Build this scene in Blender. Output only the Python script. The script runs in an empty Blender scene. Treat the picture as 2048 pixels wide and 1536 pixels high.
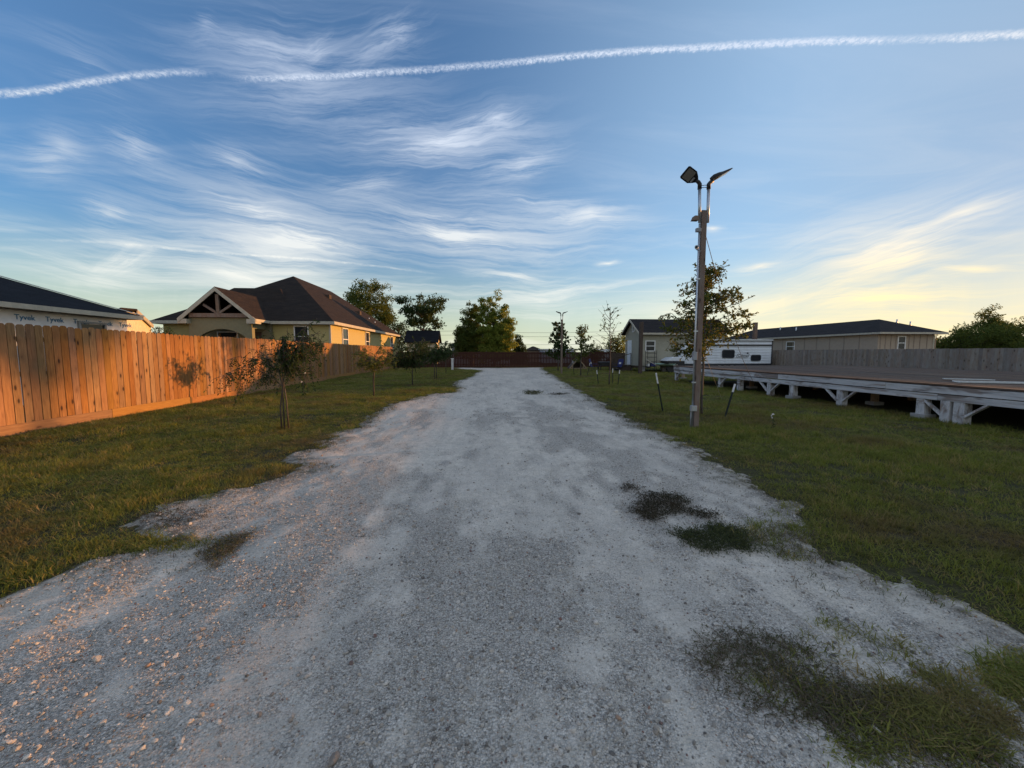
import bpy, math, random
import numpy as np
from mathutils import Vector, Matrix

random.seed(7)
rng = np.random.default_rng(11)
SC = bpy.context.scene
COL = SC.collection
R = math.radians
PI = math.pi

# ------------------------------------------------------------------ camera
EYE = 1.5
FPX = 770.0
YAW = math.atan(59 / FPX)          # the camera looks a little to the right of +Y
PITCH = math.atan(63 / FPX)        # and a little down
cam_data = bpy.data.cameras.new('camera')
cam = bpy.data.objects.new('camera', cam_data)
COL.objects.link(cam)
cam.location = (0, 0, EYE)
cam.rotation_euler = (PI / 2 - PITCH, 0, -YAW)
cam_data.sensor_width = 36
cam_data.lens = 36 * FPX / 2048
cam_data.clip_start = 0.05
cam_data.clip_end = 6000
SC.camera = cam

_m = Matrix.Rotation(-YAW, 3, 'Z') @ Matrix.Rotation(-PITCH, 3, 'X')
def ray(px, py):
    """direction in the place of a point measured on the 2048 x 1536 photograph"""
    return _m @ Vector(((px - 1024) / FPX, 1.0, (768 - py) / FPX))
def on_z(px, py, z=0.0):
    d = ray(px, py); t = (z - EYE) / d.z
    return Vector((d.x * t, d.y * t, z))
def at_y(px, py, y):
    d = ray(px, py); t = y / d.y
    return Vector((d.x * t, y, EYE + d.z * t))
def at_x(px, py, x):
    d = ray(px, py); t = x / d.x
    return Vector((x, d.y * t, EYE + d.z * t))
def xof(px, y): return at_y(px, 705, y).x
def azel(px, py):
    d = ray(px, py).normalized()
    return math.atan2(d.x, d.y), math.asin(d.z)

# ------------------------------------------------------------------ light
SUN_AZ = R(75)                     # from +Y towards +X
SUN_EL = R(3.9)
sun_data = bpy.data.lights.new('sun', 'SUN')
sun_data.energy = 4.4
sun_data.color = (1.0, 0.47, 0.15)
sun_data.angle = R(0.5)
sun = bpy.data.objects.new('sun', sun_data)
COL.objects.link(sun)
sdir = Vector((math.sin(SUN_AZ) * math.cos(SUN_EL), math.cos(SUN_AZ) * math.cos(SUN_EL), math.sin(SUN_EL)))
sun.rotation_euler = (-sdir).to_track_quat('-Z', 'Y').to_euler()

SC.view_settings.view_transform = 'Standard'
SC.view_settings.look = 'None'
SC.view_settings.gamma = 1.0
SC.view_settings.exposure = 0.60
SC.view_settings.use_curve_mapping = False

# ------------------------------------------------------------------ node helpers
class NT:
    def __init__(s, tree):
        s.t = tree; s.t.nodes.clear()
    def n(s, kind, inputs=None, **props):
        nd = s.t.nodes.new(kind)
        for k, v in props.items(): setattr(nd, k, v)
        for k, v in (inputs or {}).items():
            sock = nd.inputs[k]
            if isinstance(v, bpy.types.NodeSocket): s.t.links.new(v, sock)
            else: sock.default_value = v
        return nd
    def math(s, op, a, b=0.0, c=0.0, clamp=False):
        return s.n('ShaderNodeMath', {0: a, 1: b, 2: c}, operation=op, use_clamp=clamp).outputs[0]
    def mix(s, f, a, b, mode='MIX'):
        nd = s.n('ShaderNodeMix', data_type='RGBA', blend_type=mode)
        for i, v in ((0, f), (6, a), (7, b)):
            if isinstance(v, bpy.types.NodeSocket): s.t.links.new(v, nd.inputs[i])
            else: nd.inputs[i].default_value = v if i == 0 else ((*v, 1.0) if len(v) == 3 else v)
        return nd.outputs[2]
    def noise(s, vec, scale, detail=3.0, rough=0.55, dist=0.0, dim='3D'):
        return s.n('ShaderNodeTexNoise', {'Vector': vec, 'Scale': scale, 'Detail': detail, 'Roughness': rough, 'Distortion': dist}, noise_dimensions=dim).outputs[0]
    def ramp(s, f, stops, interp='LINEAR'):
        nd = s.n('ShaderNodeValToRGB', {0: f}); cr = nd.color_ramp; cr.interpolation = interp
        while len(cr.elements) < len(stops): cr.elements.new(0.5)
        for e, (p, c) in zip(cr.elements, stops):
            e.position = p; e.color = (*c, 1.0) if len(c) == 3 else c
        return nd.outputs[0]
    def mrange(s, v, a, b, c=0.0, d=1.0, smooth=False):
        return s.n('ShaderNodeMapRange', {0: v, 1: a, 2: b, 3: c, 4: d}, interpolation_type='SMOOTHSTEP' if smooth else 'LINEAR').outputs[0]
    def mapping(s, vec, loc=(0, 0, 0), rot=(0, 0, 0), scale=(1, 1, 1), kind='POINT'):
        return s.n('ShaderNodeMapping', {'Vector': vec, 'Location': loc, 'Rotation': rot, 'Scale': scale}, vector_type=kind).outputs[0]
    def bump(s, h, strength, dist=0.01, normal=None):
        d = {'Height': h, 'Strength': strength, 'Distance': dist}
        if normal is not None: d['Normal'] = normal
        return s.n('ShaderNodeBump', d).outputs[0]

# ------------------------------------------------------------------ sky
world = bpy.data.worlds.new('World')
SC.world = world
world.use_nodes = True
world.cycles.sampling_method = 'MANUAL'
world.cycles.sample_map_resolution = 512
w = NT(world.node_tree)
gen = w.n('ShaderNodeTexCoord').outputs['Generated']
sky = w.n('ShaderNodeTexSky', sky_type='NISHITA', sun_disc=False, sun_elevation=SUN_EL, sun_rotation=SUN_AZ,
          altitude=50, air_density=1.0, dust_density=0.6, ozone_density=2.2)
xyz = w.n('ShaderNodeSeparateXYZ', {0: gen})
az = w.math('ARCTAN2', xyz.outputs[0], xyz.outputs[1])
el = w.math('ARCSINE', xyz.outputs[2])
plane = w.n('ShaderNodeCombineXYZ', {0: az, 1: el, 2: 0.0}).outputs[0]
# gentle curl of the ice clouds
wv = w.n('ShaderNodeTexNoise', {'Vector': plane, 'Scale': 4.0, 'Detail': 4.0, 'Roughness': 0.5}, noise_dimensions='2D').outputs[1]
wv = w.n('ShaderNodeVectorMath', {0: wv, 1: (0.5, 0.5, 0.5)}, operation='SUBTRACT').outputs[0]
wv = w.n('ShaderNodeVectorMath', {0: wv, 'Scale': 0.055}, operation='SCALE').outputs[0]
warped = w.n('ShaderNodeVectorMath', {0: plane, 1: wv}, operation='ADD').outputs[0]

total = None
def add_cloud(d):
    global total
    total = d if total is None else w.math('ADD', total, d)

def wisp(xa, ya, xb, yb, width, strength, lo=0.45, hi=0.75, stretch=7.0, grain=26.0, seed=0.0, tilt=0.0, dist=0.6):
    (a0, e0), (a1, e1) = azel(xa, ya), azel(xb, yb)
    ce = math.cos((e0 + e1) / 2)
    L = math.hypot((a1 - a0), (e1 - e0)) / 2
    th = math.atan2(e1 - e0, a1 - a0)
    W = width / FPX * ce
    c = ((a0 + a1) / 2, (e0 + e1) / 2, 0)
    loc = w.mapping(warped, c, (0, 0, th), (L, W, 1), 'TEXTURE')
    mask = w.n('ShaderNodeTexGradient', {0: loc}, gradient_type='QUADRATIC_SPHERE').outputs[1]
    nv = w.mapping(warped, (c[0] + seed, c[1] - seed, 0), (0, 0, th + tilt), (1.3 * stretch / grain, 0.62 / grain, 1), 'TEXTURE')
    nz = w.noise(nv, 1.0, 7.0, 0.74, dist * 0.5, '2D')
    m2 = w.math('POWER', mask, 0.80)
    dens = w.mrange(w.math('ADD', nz, w.math('MULTIPLY', m2, 0.16)), lo + 0.06, hi + 0.10, 0.0, 1.0, True)
    add_cloud(w.math('MULTIPLY', w.math('MULTIPLY', dens, m2), strength))

# broad fibrous veils first, then the brighter streaks in them
wisp(-120, 340, 960, 540, 190, 0.60, 0.34, 0.62, 8, 18, 0.1)
wisp(-60, 470, 760, 600, 120, 0.60, 0.34, 0.64, 9, 20, 0.4, 0.1)
wisp(40, 60, 1000, 120, 150, 0.48, 0.36, 0.64, 8, 17, 0.7)
wisp(480, 250, 1260, 240, 110, 0.66, 0.36, 0.64, 8, 18, 1.7)
wisp(440, 400, 1480, 450, 120, 0.66, 0.34, 0.62, 9, 20, 2.7)
wisp(1420, 620, 2260, 330, 130, 0.62, 0.34, 0.64, 9, 17, 3.7)
wisp(1000, 640, 1900, 560, 60, 0.45, 0.36, 0.64, 10, 20, 3.9)
wisp(120, 400, 850, 540, 70, 0.30, 0.40, 0.70, 7, 20, 0.1)
wisp(250, 350, 720, 480, 50, 0.58, 0.42, 0.70, 8, 34, 1.3, 0.15)
wisp(420, 440, 800, 520, 36, 0.79, 0.36, 0.66, 7, 24, 1.9)
wisp(100, 390, 330, 450, 34, 0.58, 0.40, 0.70, 7, 26, 2.6)
wisp(-100, 500, 420, 600, 80, 0.58, 0.40, 0.70, 7, 20, 2.1)
wisp(170, 560, 310, 480, 26, 0.72, 0.34, 0.66, 5, 24, 2.9)
wisp(260, 70, 760, 110, 60, 0.50, 0.38, 0.70, 6, 22, 3.3)
wisp(640, 130, 910, 5, 42, 0.65, 0.38, 0.68, 6, 26, 4.3)
wisp(560, 130, 700, 50, 30, 0.50, 0.38, 0.68, 5, 26, 4.6)
wisp(350, 20, 470, 90, 40, 0.50, 0.40, 0.70, 4, 20, 4.9)
wisp(580, 292, 1150, 218, 56, 0.61, 0.38, 0.70, 8, 26, 5.2)
wisp(900, 245, 1085, 232, 26, 0.86, 0.34, 0.64, 4, 40, 6.4, 0.2, 1.2)
wisp(900, 372, 1180, 270, 44, 0.79, 0.34, 0.66, 6, 30, 7.1, -0.1)
wisp(560, 400, 1130, 470, 70, 0.58, 0.40, 0.70, 8, 24, 8.8)
wisp(1000, 410, 1370, 448, 40, 0.86, 0.32, 0.66, 8, 30, 9.4, 0.05)
wisp(760, 440, 1040, 500, 30, 0.79, 0.34, 0.66, 8, 30, 9.9)
wisp(20, 250, 200, 320, 40, 0.43, 0.32, 0.64, 4, 30, 10.6)
wisp(-80, 295, 230, 345, 42, 0.50, 0.34, 0.66, 5, 36, 10.9)
wisp(110, 250, 380, 335, 50, 0.54, 0.34, 0.66, 5, 32, 11.2)
wisp(340, 262, 600, 380, 42, 0.58, 0.38, 0.68, 7, 30, 12.4)
wisp(600, 392, 860, 345, 36, 0.50, 0.34, 0.66, 6, 30, 12.9)
wisp(700, 620, 1420, 545, 60, 0.65, 0.38, 0.66, 10, 30, 13.1)
wisp(860, 535, 1200, 560, 22, 0.79, 0.34, 0.64, 8, 34, 14.8)
wisp(1560, 575, 2140, 345, 60, 0.65, 0.36, 0.68, 10, 24, 15.5)
wisp(1760, 470, 2140, 350, 26, 0.65, 0.34, 0.66, 12, 30, 15.1)
wisp(60, 430, 420, 520, 44, 0.43, 0.40, 0.70, 9, 26, 23.1)
wisp(880, 390, 1230, 400, 26, 0.58, 0.36, 0.68, 8, 30, 24.3)
wisp(1500, 680, 2200, 640, 22, 0.58, 0.36, 0.66, 12, 30, 25.5)
wisp(-40, 60, 330, 200, 60, 0.32, 0.40, 0.70, 8, 22, 26.5)
wisp(1640, 556, 1990, 468, 26, 0.86, 0.30, 0.62, 10, 30, 16.2)
wisp(1430, 548, 1610, 528, 12, 0.86, 0.28, 0.58, 8, 32, 17.6)
wisp(1500, 610, 2160, 570, 42, 0.86, 0.34, 0.64, 11, 28, 18.7)
wisp(1180, 530, 1255, 524, 6, 1.01, 0.2, 0.5, 6, 32, 19.3)
wisp(1385, 472, 1470, 466, 9, 0.94, 0.25, 0.55, 4, 38, 20.1)
wisp(1380, 640, 1680, 590, 34, 0.72, 0.34, 0.66, 9, 30, 21.7)
wisp(1800, 540, 2100, 528, 10, 0.79, 0.28, 0.58, 10, 30, 22.5)

# thin veil everywhere near the horizon, and sparse cirrus round the rest of the sky
bandn = w.noise(w.mapping(warped, (3.3, 1.1, 0), (0, 0, R(4)), (2.2, 22, 1)), 1.0, 5.0, 0.6, 0.4, '2D')
band = w.math('MULTIPLY', w.mrange(bandn, 0.48, 0.78, 0, 1, True), w.mrange(el, R(19), R(3), 0.0, 1.0, True))
add_cloud(w.math('MULTIPLY', band, 0.62))
proj = w.n('ShaderNodeVectorMath', {0: gen, 1: w.n('ShaderNodeCombineXYZ', {0: w.math('MAXIMUM', xyz.outputs[2], 0.12), 1: w.math('MAXIMUM', xyz.outputs[2], 0.12), 2: 1.0}).outputs[0]}, operation='DIVIDE').outputs[0]
cirn = w.noise(w.mapping(proj, (0, 0, 0), (0, 0, R(24)), (0.5, 1.6, 0.0)), 1.0, 6.0, 0.6, 0.8, '2D')
add_cloud(w.math('MULTIPLY', w.mrange(cirn, 0.42, 0.80, 0, 1, True), 0.15))
# unseen cloud added overhead and behind the camera to brighten the ground
fill_cloud = w.math('MAXIMUM', w.mrange(el, R(50), R(72), 0, 1, True), w.mrange(xyz.outputs[1], 0.15, -0.45, 0, 1, True))
add_cloud(w.math('MULTIPLY', w.math('MULTIPLY', fill_cloud, w.mrange(cirn, 0.30, 0.60, 0.45, 1, True)), 0.85))

def curve_of(v_in, pts):
    nd = w.n('ShaderNodeFloatCurve', {'Factor': 1.0, 'Value': v_in})
    cu = nd.mapping.curves[0]
    while len(cu.points) < len(pts): cu.points.new(0.5, 0.5)
    for p, (a, b) in zip(cu.points, pts): p.location = (a, b)
    nd.mapping.update()
    return nd.outputs[0]
AZ0, AZ1 = R(-100), R(100)
azn = w.mrange(az, AZ0, AZ1)
def contrail(pix, width, fade, strength, puff, lo=0.3, hi=0.7):
    pts = []
    for (px, py) in pix:
        a, e = azel(px, py)
        pts.append(((a - AZ0) / (AZ1 - AZ0), e))
    # past both ends the trail goes on along its great circle
    def on_circle(a_, p_, q_):
        n_ = ray(*p_).cross(ray(*q_)); return math.atan(-(n_.x * math.sin(a_) + n_.y * math.cos(a_)) / n_.z)
    pts = [((R(a_) - AZ0) / (AZ1 - AZ0), on_circle(R(a_), pix[0], pix[3])) for a_ in (-98, -85, -75, -65)] + pts
    pts = pts + [((R(a_) - AZ0) / (AZ1 - AZ0), on_circle(R(a_), pix[-4], pix[-1])) for a_ in (66, 76, 86, 98)]
    ctr = curve_of(azn, pts)
    fv = curve_of(azn, [((azel(px, 150)[0] - AZ0) / (AZ1 - AZ0), v) for px, v in fade])
    pn = w.noise(w.mapping(plane, scale=(puff, puff * 1.0, 1)), 1.0, 4.0, 0.65, 0.3, '2D')
    d = w.math('SUBTRACT', w.math('ADD', el, w.math('MULTIPLY', w.math('SUBTRACT', pn, 0.5), width * 1.1)), ctr)
    prof = w.mrange(w.math('ABSOLUTE', d), width * 1.15, 0.0, 0.0, 1.0, True)
    pn2 = w.noise(w.mapping(plane, (0, 0, 0), (0, 0, R(-55)), (puff * 1.1, puff * 3.2, 1)), 1.0, 4.0, 0.7, 0.0, '2D')
    tex = w.math('MULTIPLY', w.mrange(pn, lo, hi, 0.35, 1.0), w.mrange(pn2, 0.36, 0.60, 0.45, 1.0))
    return w.math('MULTIPLY', w.math('MULTIPLY', w.math('MULTIPLY', prof, tex), fv), strength)
line = [(-60, 190), (60, 183), (200, 160), (300, 148), (400, 145), (500, 156), (620, 153), (800, 142), (1000, 127), (1200, 107), (1400, 95), (1600, 84), (1800, 79), (1950, 73), (2110, 64)]
main = contrail(line, 0.0070, [(-60, .55), (100, .65), (330, .5), (400, .25), (440, .06), (500, .35), (700, .55), (950, .65), (1250, 0.95), (1600, 1.0), (1750, 0.75), (1820, 0.45), (1900, .8), (2110, 1.0)], 1.5, 120.0, 0.30, 0.62)
add_cloud(main)
thin = contrail([(0, 478), (200, 484), (430, 505), (640, 520), (760, 533), (880, 549)], 0.0035, [(-60, 0), (100, .4), (300, .6), (500, .8), (700, .7), (860, .2), (900, 0), (2000, 0)], 0.7, 50.0)
add_cloud(thin)

dens = w.math('MINIMUM', w.math('MULTIPLY', total, 0.88), 0.92)
# how near the sun (for the yellow glow on the ice clouds)
dotp = w.n('ShaderNodeVectorMath', {0: gen, 1: tuple(sdir)}, operation='DOT_PRODUCT').outputs[1]
near = w.mrange(dotp, 0.55, 0.98, 0, 1, True)
low = w.mrange(el, R(34), R(3), 0, 1, True)
ccol = w.mix(low, (4.0, 4.5, 5.4), (5.5, 5.5, 5.0))
ccol = w.mix(w.math('MULTIPLY', near, low), ccol, (6.0, 5.4, 4.4))
ccol = w.mix(w.math('MULTIPLY', near, w.mrange(el, R(13), R(4), 0, 1, True)), ccol, (7.6, 6.0, 2.8))
up = w.mrange(el, R(3), R(45), 0, 1, True)
gain = w.mix(up, (1.03, 1.36, 1.84), (1.64, 1.88, 2.28))
gain = w.mix(w.mrange(dotp, 0.70, 1.0, 0, 1, True), gain, (0.50, 0.60, 1.0))
skyc = w.mix(1.0, sky.outputs[0], gain, 'MULTIPLY')
# dusty air lying over the horizon, warmer towards the sun
hz = w.math('MULTIPLY', w.mrange(el, R(15), R(-1), 0, 1, True), 0.72)
hcol = w.mix(w.mrange(dotp, 0.42, 0.95, 0, 1, True), (4.6, 4.75, 3.4), (7.6, 5.6, 2.1))
skyc = w.mix(hz, skyc, hcol)
dens = w.math('MULTIPLY', dens, w.mrange(el, R(-1), R(2), 0, 1, True))
# thin high veil that whitens the blue towards the sun
veil = w.math('MULTIPLY', w.mrange(dotp, 0.1, 0.95, 0, 1, True), 0.42)
skyc = w.mix(veil, skyc, (3.4, 4.5, 5.1))
final = w.mix(dens, skyc, ccol)
bg = w.n('ShaderNodeBackground', {0: final, 1: 0.12})
w.t.links.new(bg.outputs[0], w.n('ShaderNodeOutputWorld').inputs[0])

# ------------------------------------------------------------------ numpy noise
def _hash(ix, iy, seed):
    h = (ix.astype(np.int64) * 374761393 + iy.astype(np.int64) * 668265263 + seed * 1442695041) & 0xffffffff
    h = ((h ^ (h >> 13)) * 1274126177) & 0xffffffff
    return ((h ^ (h >> 16)) & 0xffff) / 65535.0
def vnoise(x, y, seed=0):
    x = np.asarray(x, float); y = np.asarray(y, float)
    ix = np.floor(x); iy = np.floor(y); fx = x - ix; fy = y - iy
    fx = fx * fx * (3 - 2 * fx); fy = fy * fy * (3 - 2 * fy)
    a = _hash(ix, iy, seed); b = _hash(ix + 1, iy, seed); c = _hash(ix, iy + 1, seed); d = _hash(ix + 1, iy + 1, seed)
    return (a * (1 - fx) + b * fx) * (1 - fy) + (c * (1 - fx) + d * fx) * fy
def fbm(x, y, seed=0, octs=4):
    s = 0; a = 0.5
    for o in range(octs):
        s = s + a * vnoise(x * 2 ** o, y * 2 ** o, seed + o * 17); a *= 0.5
    return s / (1 - 0.5 ** octs)

# ------------------------------------------------------------------ materials
MATS = {}
def material(name, build, rough=0.8, spec=0.3):
    m = bpy.data.materials.new(name); m.use_nodes = True
    t = NT(m.node_tree)
    out = t.n('ShaderNodeOutputMaterial')
    bs = t.n('ShaderNodeBsdfPrincipled', {'Roughness': rough, 'Specular IOR Level': spec})
    t.t.links.new(bs.outputs[0], out.inputs[0])
    build(t, bs, out)
    MATS[name] = m
    return m
def link(t, bs, name, v):
    if isinstance(v, bpy.types.NodeSocket): t.t.links.new(v, bs.inputs[name])
    else: bs.inputs[name].default_value = v
def objvec(t, jitter=True):
    v = t.n('ShaderNodeTexCoord').outputs['Object']
    if not jitter: return v
    r = t.n('ShaderNodeObjectInfo').outputs['Random']
    off = t.n('ShaderNodeCombineXYZ', {0: t.math('MULTIPLY', r, 91.7), 1: t.math('MULTIPLY', r, 37.3), 2: t.math('MULTIPLY', r, 53.1)}).outputs[0]
    return t.n('ShaderNodeVectorMath', {0: v, 1: off}, operation='ADD').outputs[0]

def wood(name, light, dark, knot, axis='Z', vary=0.35, knots=1.0, grey=None, rough=0.85, stains=0.0):
    """sawn timber: grain running along one axis, knots, and a tone of its own for every board"""
    def b(t, bs, out):
        v = objvec(t)
        k = {'X': (1.6, 30, 30), 'Y': (30, 1.6, 30), 'Z': (30, 30, 1.6)}[axis]
        k2 = {'X': (0.6, 8, 8), 'Y': (8, 0.6, 8), 'Z': (8, 8, 0.6)}[axis]
        k3 = {'X': (5.0, 12, 12), 'Y': (12, 5.0, 12), 'Z': (12, 12, 5.0)}[axis]
        g = t.noise(t.mapping(v, scale=k), 2.0, 4.0, 0.6, 0.8)
        g2 = t.noise(t.mapping(v, scale=k2), 1.0, 3.0, 0.5, 0.4)
        base = t.mix(t.mrange(g, 0.32, 0.68), dark, light)
        base = t.mix(t.mrange(g2, 0.35, 0.65, 0, 0.65), base, tuple(c * 0.72 for c in light))
        if grey:
            base = t.mix(t.mrange(t.noise(t.mapping(v, scale=k3), 0.6, 4.0, 0.6), 0.42, 0.62, 0, 0.8), base, grey)
        vo = t.n('ShaderNodeTexVoronoi', {'Vector': t.mapping(v, scale=k3), 'Scale': 0.62, 'Randomness': 1.0}).outputs['Distance']
        kn = t.mrange(vo, 0.20, 0.09, 0, knots, True)
        halo = t.mrange(vo, 0.42, 0.14, 0, 0.5 * knots, True)
        base = t.mix(halo, base, dark)
        base = t.mix(kn, base, knot)
        if stains:
            base = t.mix(t.mrange(t.noise(v, 3.0, 4.0, 0.7), 0.52, 0.72, 0, stains), base, tuple(c * 0.35 for c in dark))
        r = t.n('ShaderNodeObjectInfo').outputs['Random']
        hs = t.n('ShaderNodeHueSaturation', {'Color': base, 'Value': t.mrange(r, 0, 1, 1 - vary, 1 + vary * 0.6),
                 'Saturation': t.mrange(t.math('FRACT', t.math('MULTIPLY', r, 7.7)), 0, 1, 0.82, 1.1), 'Hue': t.mrange(t.math('FRACT', t.math('MULTIPLY', r, 13.3)), 0, 1, 0.492, 0.508)})
        link(t, bs, 'Base Color', hs.outputs[0])
        link(t, bs, 'Normal', t.bump(g, 0.35, 0.004))
    return material(name, b, rough, 0.25)

wood('new_cedar', (0.36, 0.18, 0.062), (0.15, 0.066, 0.024), (0.035, 0.016, 0.009), 'Z', 0.24, 0.95, rough=0.8)
wood('cedar_board_along', (0.34, 0.18, 0.07), (0.21, 0.10, 0.04), (0.12, 0.055, 0.027), 'Y', 0.2, 0.9)
wood('grey_picket', (0.31, 0.24, 0.185), (0.19, 0.145, 0.11), (0.07, 0.05, 0.04), 'Z', 0.22, 0.9, (0.27, 0.24, 0.21))
wood('red_picket', (0.085, 0.025, 0.015), (0.042, 0.014, 0.009), (0.05, 0.012, 0.01), 'Z', 0.3, 0.3)
wood('pole_timber', (0.215, 0.145, 0.105), (0.13, 0.088, 0.066), (0.04, 0.025, 0.02), 'Z', 0.15, 0.8, (0.18, 0.145, 0.12), stains=0.3)
wood('dark_timber', (0.10, 0.07, 0.05), (0.05, 0.035, 0.026), (0.03, 0.02, 0.015), 'Z', 0.15, 0.5)
wood('deck_plank', (0.135, 0.078, 0.046), (0.08, 0.045, 0.027), (0.035, 0.02, 0.015), 'Y', 0.35, 0.4, (0.10, 0.075, 0.06), stains=0.4)
wood('tan_timber', (0.40, 0.30, 0.20), (0.28, 0.19, 0.12), (0.12, 0.07, 0.04), 'Z', 0.2, 0.6)

def whitewash(axis):
    """worn white paint on timber: bare brown wood showing through in streaks"""
    def b(t, bs, out):
        v = objvec(t)
        s = {'Y': (9, 0.8, 9), 'Z': (9, 9, 1.2)}[axis]
        s2 = {'Y': (26, 2.0, 26), 'Z': (26, 26, 2.4)}[axis]
        n1 = t.noise(t.mapping(v, scale=s), 1.0, 5.0, 0.65, 0.6)
        n2 = t.noise(t.mapping(v, scale=s2), 1.0, 4.0, 0.6, 0.4)
        paint = t.mix(t.mrange(n2, 0.3, 0.7), (0.42, 0.42, 0.42), (0.66, 0.65, 0.63))
        raw = t.mix(t.mrange(n2, 0.3, 0.7), (0.10, 0.08, 0.07), (0.27, 0.20, 0.16))
        wear = t.mrange(t.math('ADD', t.math('MULTIPLY', n1, 0.7), t.math('MULTIPLY', n2, 0.3)), 0.47, 0.62, 0, 0.9, True)
        big = t.mrange(t.noise(t.mapping(v, scale=(2.0, 0.55, 2.0)), 1.0, 4.0, 0.65), 0.54, 0.62, 0, 0.85, True)
        base = t.mix(t.math('MAXIMUM', wear, big), paint, raw)
        link(t, bs, 'Base Color', base)
        link(t, bs, 'Normal', t.bump(n2, 0.4, 0.004))
    return b
material('whitewash_beam', whitewash('Y'), 0.85)
material('whitewash_post', whitewash('Z'), 0.85)

def flat(name, col, rough=0.7, metal=0.0, var=0.15, scale=6.0, bump=0.0, dirt=None):
    def b(t, bs, out):
        v = objvec(t)
        n1 = t.noise(v, scale, 5.0, 0.6)
        base = t.mix(t.mrange(n1, 0.3, 0.7), tuple(c * (1 - var) for c in col), tuple(min(1, c * (1 + var)) for c in col))
        if dirt:
            base = t.mix(t.mrange(t.noise(t.mapping(v, scale=(1.5, 1.5, 0.5)), 1.7, 5.0, 0.65), 0.5, 0.75, 0, 0.6), base, dirt)
        link(t, bs, 'Base Color', base); bs.inputs['Metallic'].default_value = metal
        if bump: link(t, bs, 'Normal', t.bump(t.noise(v, 60.0, 3.0), bump, 0.004))
    return material(name, b, rough, 0.4)
flat('concrete', (0.30, 0.29, 0.27), 0.9, bump=0.5)
flat('galvanised', (0.42, 0.45, 0.48), 0.38, 0.75, 0.15, 25)
flat('white_metal', (0.62, 0.64, 0.64), 0.4, 0.0, 0.06, 9, dirt=(0.35, 0.34, 0.32))
flat('grey_plastic', (0.24, 0.25, 0.26), 0.5)
flat('pale_plastic', (0.55, 0.55, 0.53), 0.5)
flat('black_metal', (0.018, 0.018, 0.02), 0.45, 0.1, 0.2)
flat('dark_green_steel', (0.02, 0.028, 0.024), 0.5, 0.2, 0.3)
flat('white_paint', (0.72, 0.72, 0.70), 0.55, dirt=(0.5, 0.47, 0.43))
flat('trim_paint', (0.40, 0.365, 0.29), 0.6)
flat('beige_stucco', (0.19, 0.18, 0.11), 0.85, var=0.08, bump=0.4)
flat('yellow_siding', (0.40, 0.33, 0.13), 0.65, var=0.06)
flat('sage_siding', (0.30, 0.285, 0.22), 0.7, var=0.08, dirt=(0.2, 0.19, 0.15))
flat('beige_panel', (0.36, 0.29, 0.22), 0.75, var=0.06)
flat('beige_batten', (0.26, 0.21, 0.165), 0.75, var=0.06)
flat('pale_wall', (0.60, 0.52, 0.36), 0.8)
flat('blue_grey_wall', (0.42, 0.45, 0.50), 0.8)
flat('house_wrap', (0.68, 0.69, 0.71), 0.5, var=0.12, scale=2.5, bump=0.2)
flat('wordmark_blue', (0.05, 0.17, 0.32), 0.6, var=0.05)
flat('navy_fabric', (0.02, 0.024, 0.10), 0.8)
flat('camper_white', (0.62, 0.65, 0.68), 0.35, var=0.04, dirt=(0.45, 0.46, 0.47))
flat('camper_dark', (0.025, 0.027, 0.035), 0.4)
flat('hammock_cloth', (0.28, 0.38, 0.29), 0.9)
flat('rope', (0.42, 0.36, 0.26), 0.9)
flat('wire', (0.05, 0.05, 0.05), 0.6)
flat('flower', (0.75, 0.70, 0.68), 0.7, var=0.05)
flat('pink_flower', (0.62, 0.16, 0.20), 0.7, var=0.05)
flat('led_panel', (0.17, 0.16, 0.14), 0.25, var=0.05)
flat('door_white', (0.60, 0.64, 0.66), 0.5)

def glass(t, bs, out):
    v = objvec(t)
    n1 = t.noise(v, 0.9, 2.0, 0.5)
    link(t, bs, 'Base Color', t.mix(n1, (0.012, 0.014, 0.018), (0.035, 0.038, 0.042)))
    bs.inputs['Specular IOR Level'].default_value = 0.22
    link(t, bs, 'Normal', t.bump(n1, 0.25, 0.05))
material('window_glass', glass, 0.06)

def shingles(c1, c2):
    def b(t, bs, out):
        v = t.n('ShaderNodeTexCoord').outputs['UV']
        br = t.n('ShaderNodeTexBrick', {'Vector': v, 'Color1': (*c1, 1), 'Color2': (*c2, 1), 'Mortar': (0.008, 0.008, 0.009, 1), 'Scale': 1.0, 'Mortar Size': 0.008,
                 'Mortar Smooth': 0.1, 'Bias': -0.2, 'Brick Width': 0.42, 'Row Height': 0.145}, offset=0.37, offset_frequency=2)
        n1 = t.noise(t.mapping(v, scale=(1.1, 3.2, 1)), 1.0, 4.0, 0.65)
        col = t.mix(t.mrange(n1, 0.35, 0.7, 0, 0.75), br.outputs[0], tuple(c * 0.45 for c in c1))
        link(t, bs, 'Base Color', col)
        g = t.noise(v, 90.0, 2.0)
        h = t.math('SUBTRACT', t.math('MULTIPLY', g, 0.3), br.outputs[1])
        link(t, bs, 'Normal', t.bump(h, 0.6, 0.012))
    return b
material('brown_shingle', shingles((0.036, 0.025, 0.018), (0.018, 0.014, 0.012)), 0.92, 0.15)
material('black_shingle', shingles((0.016, 0.017, 0.021), (0.010, 0.011, 0.014)), 0.92, 0.15)
material('grey_shingle', shingles((0.036, 0.031, 0.031), (0.022, 0.020, 0.021)), 0.92, 0.15)

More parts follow.
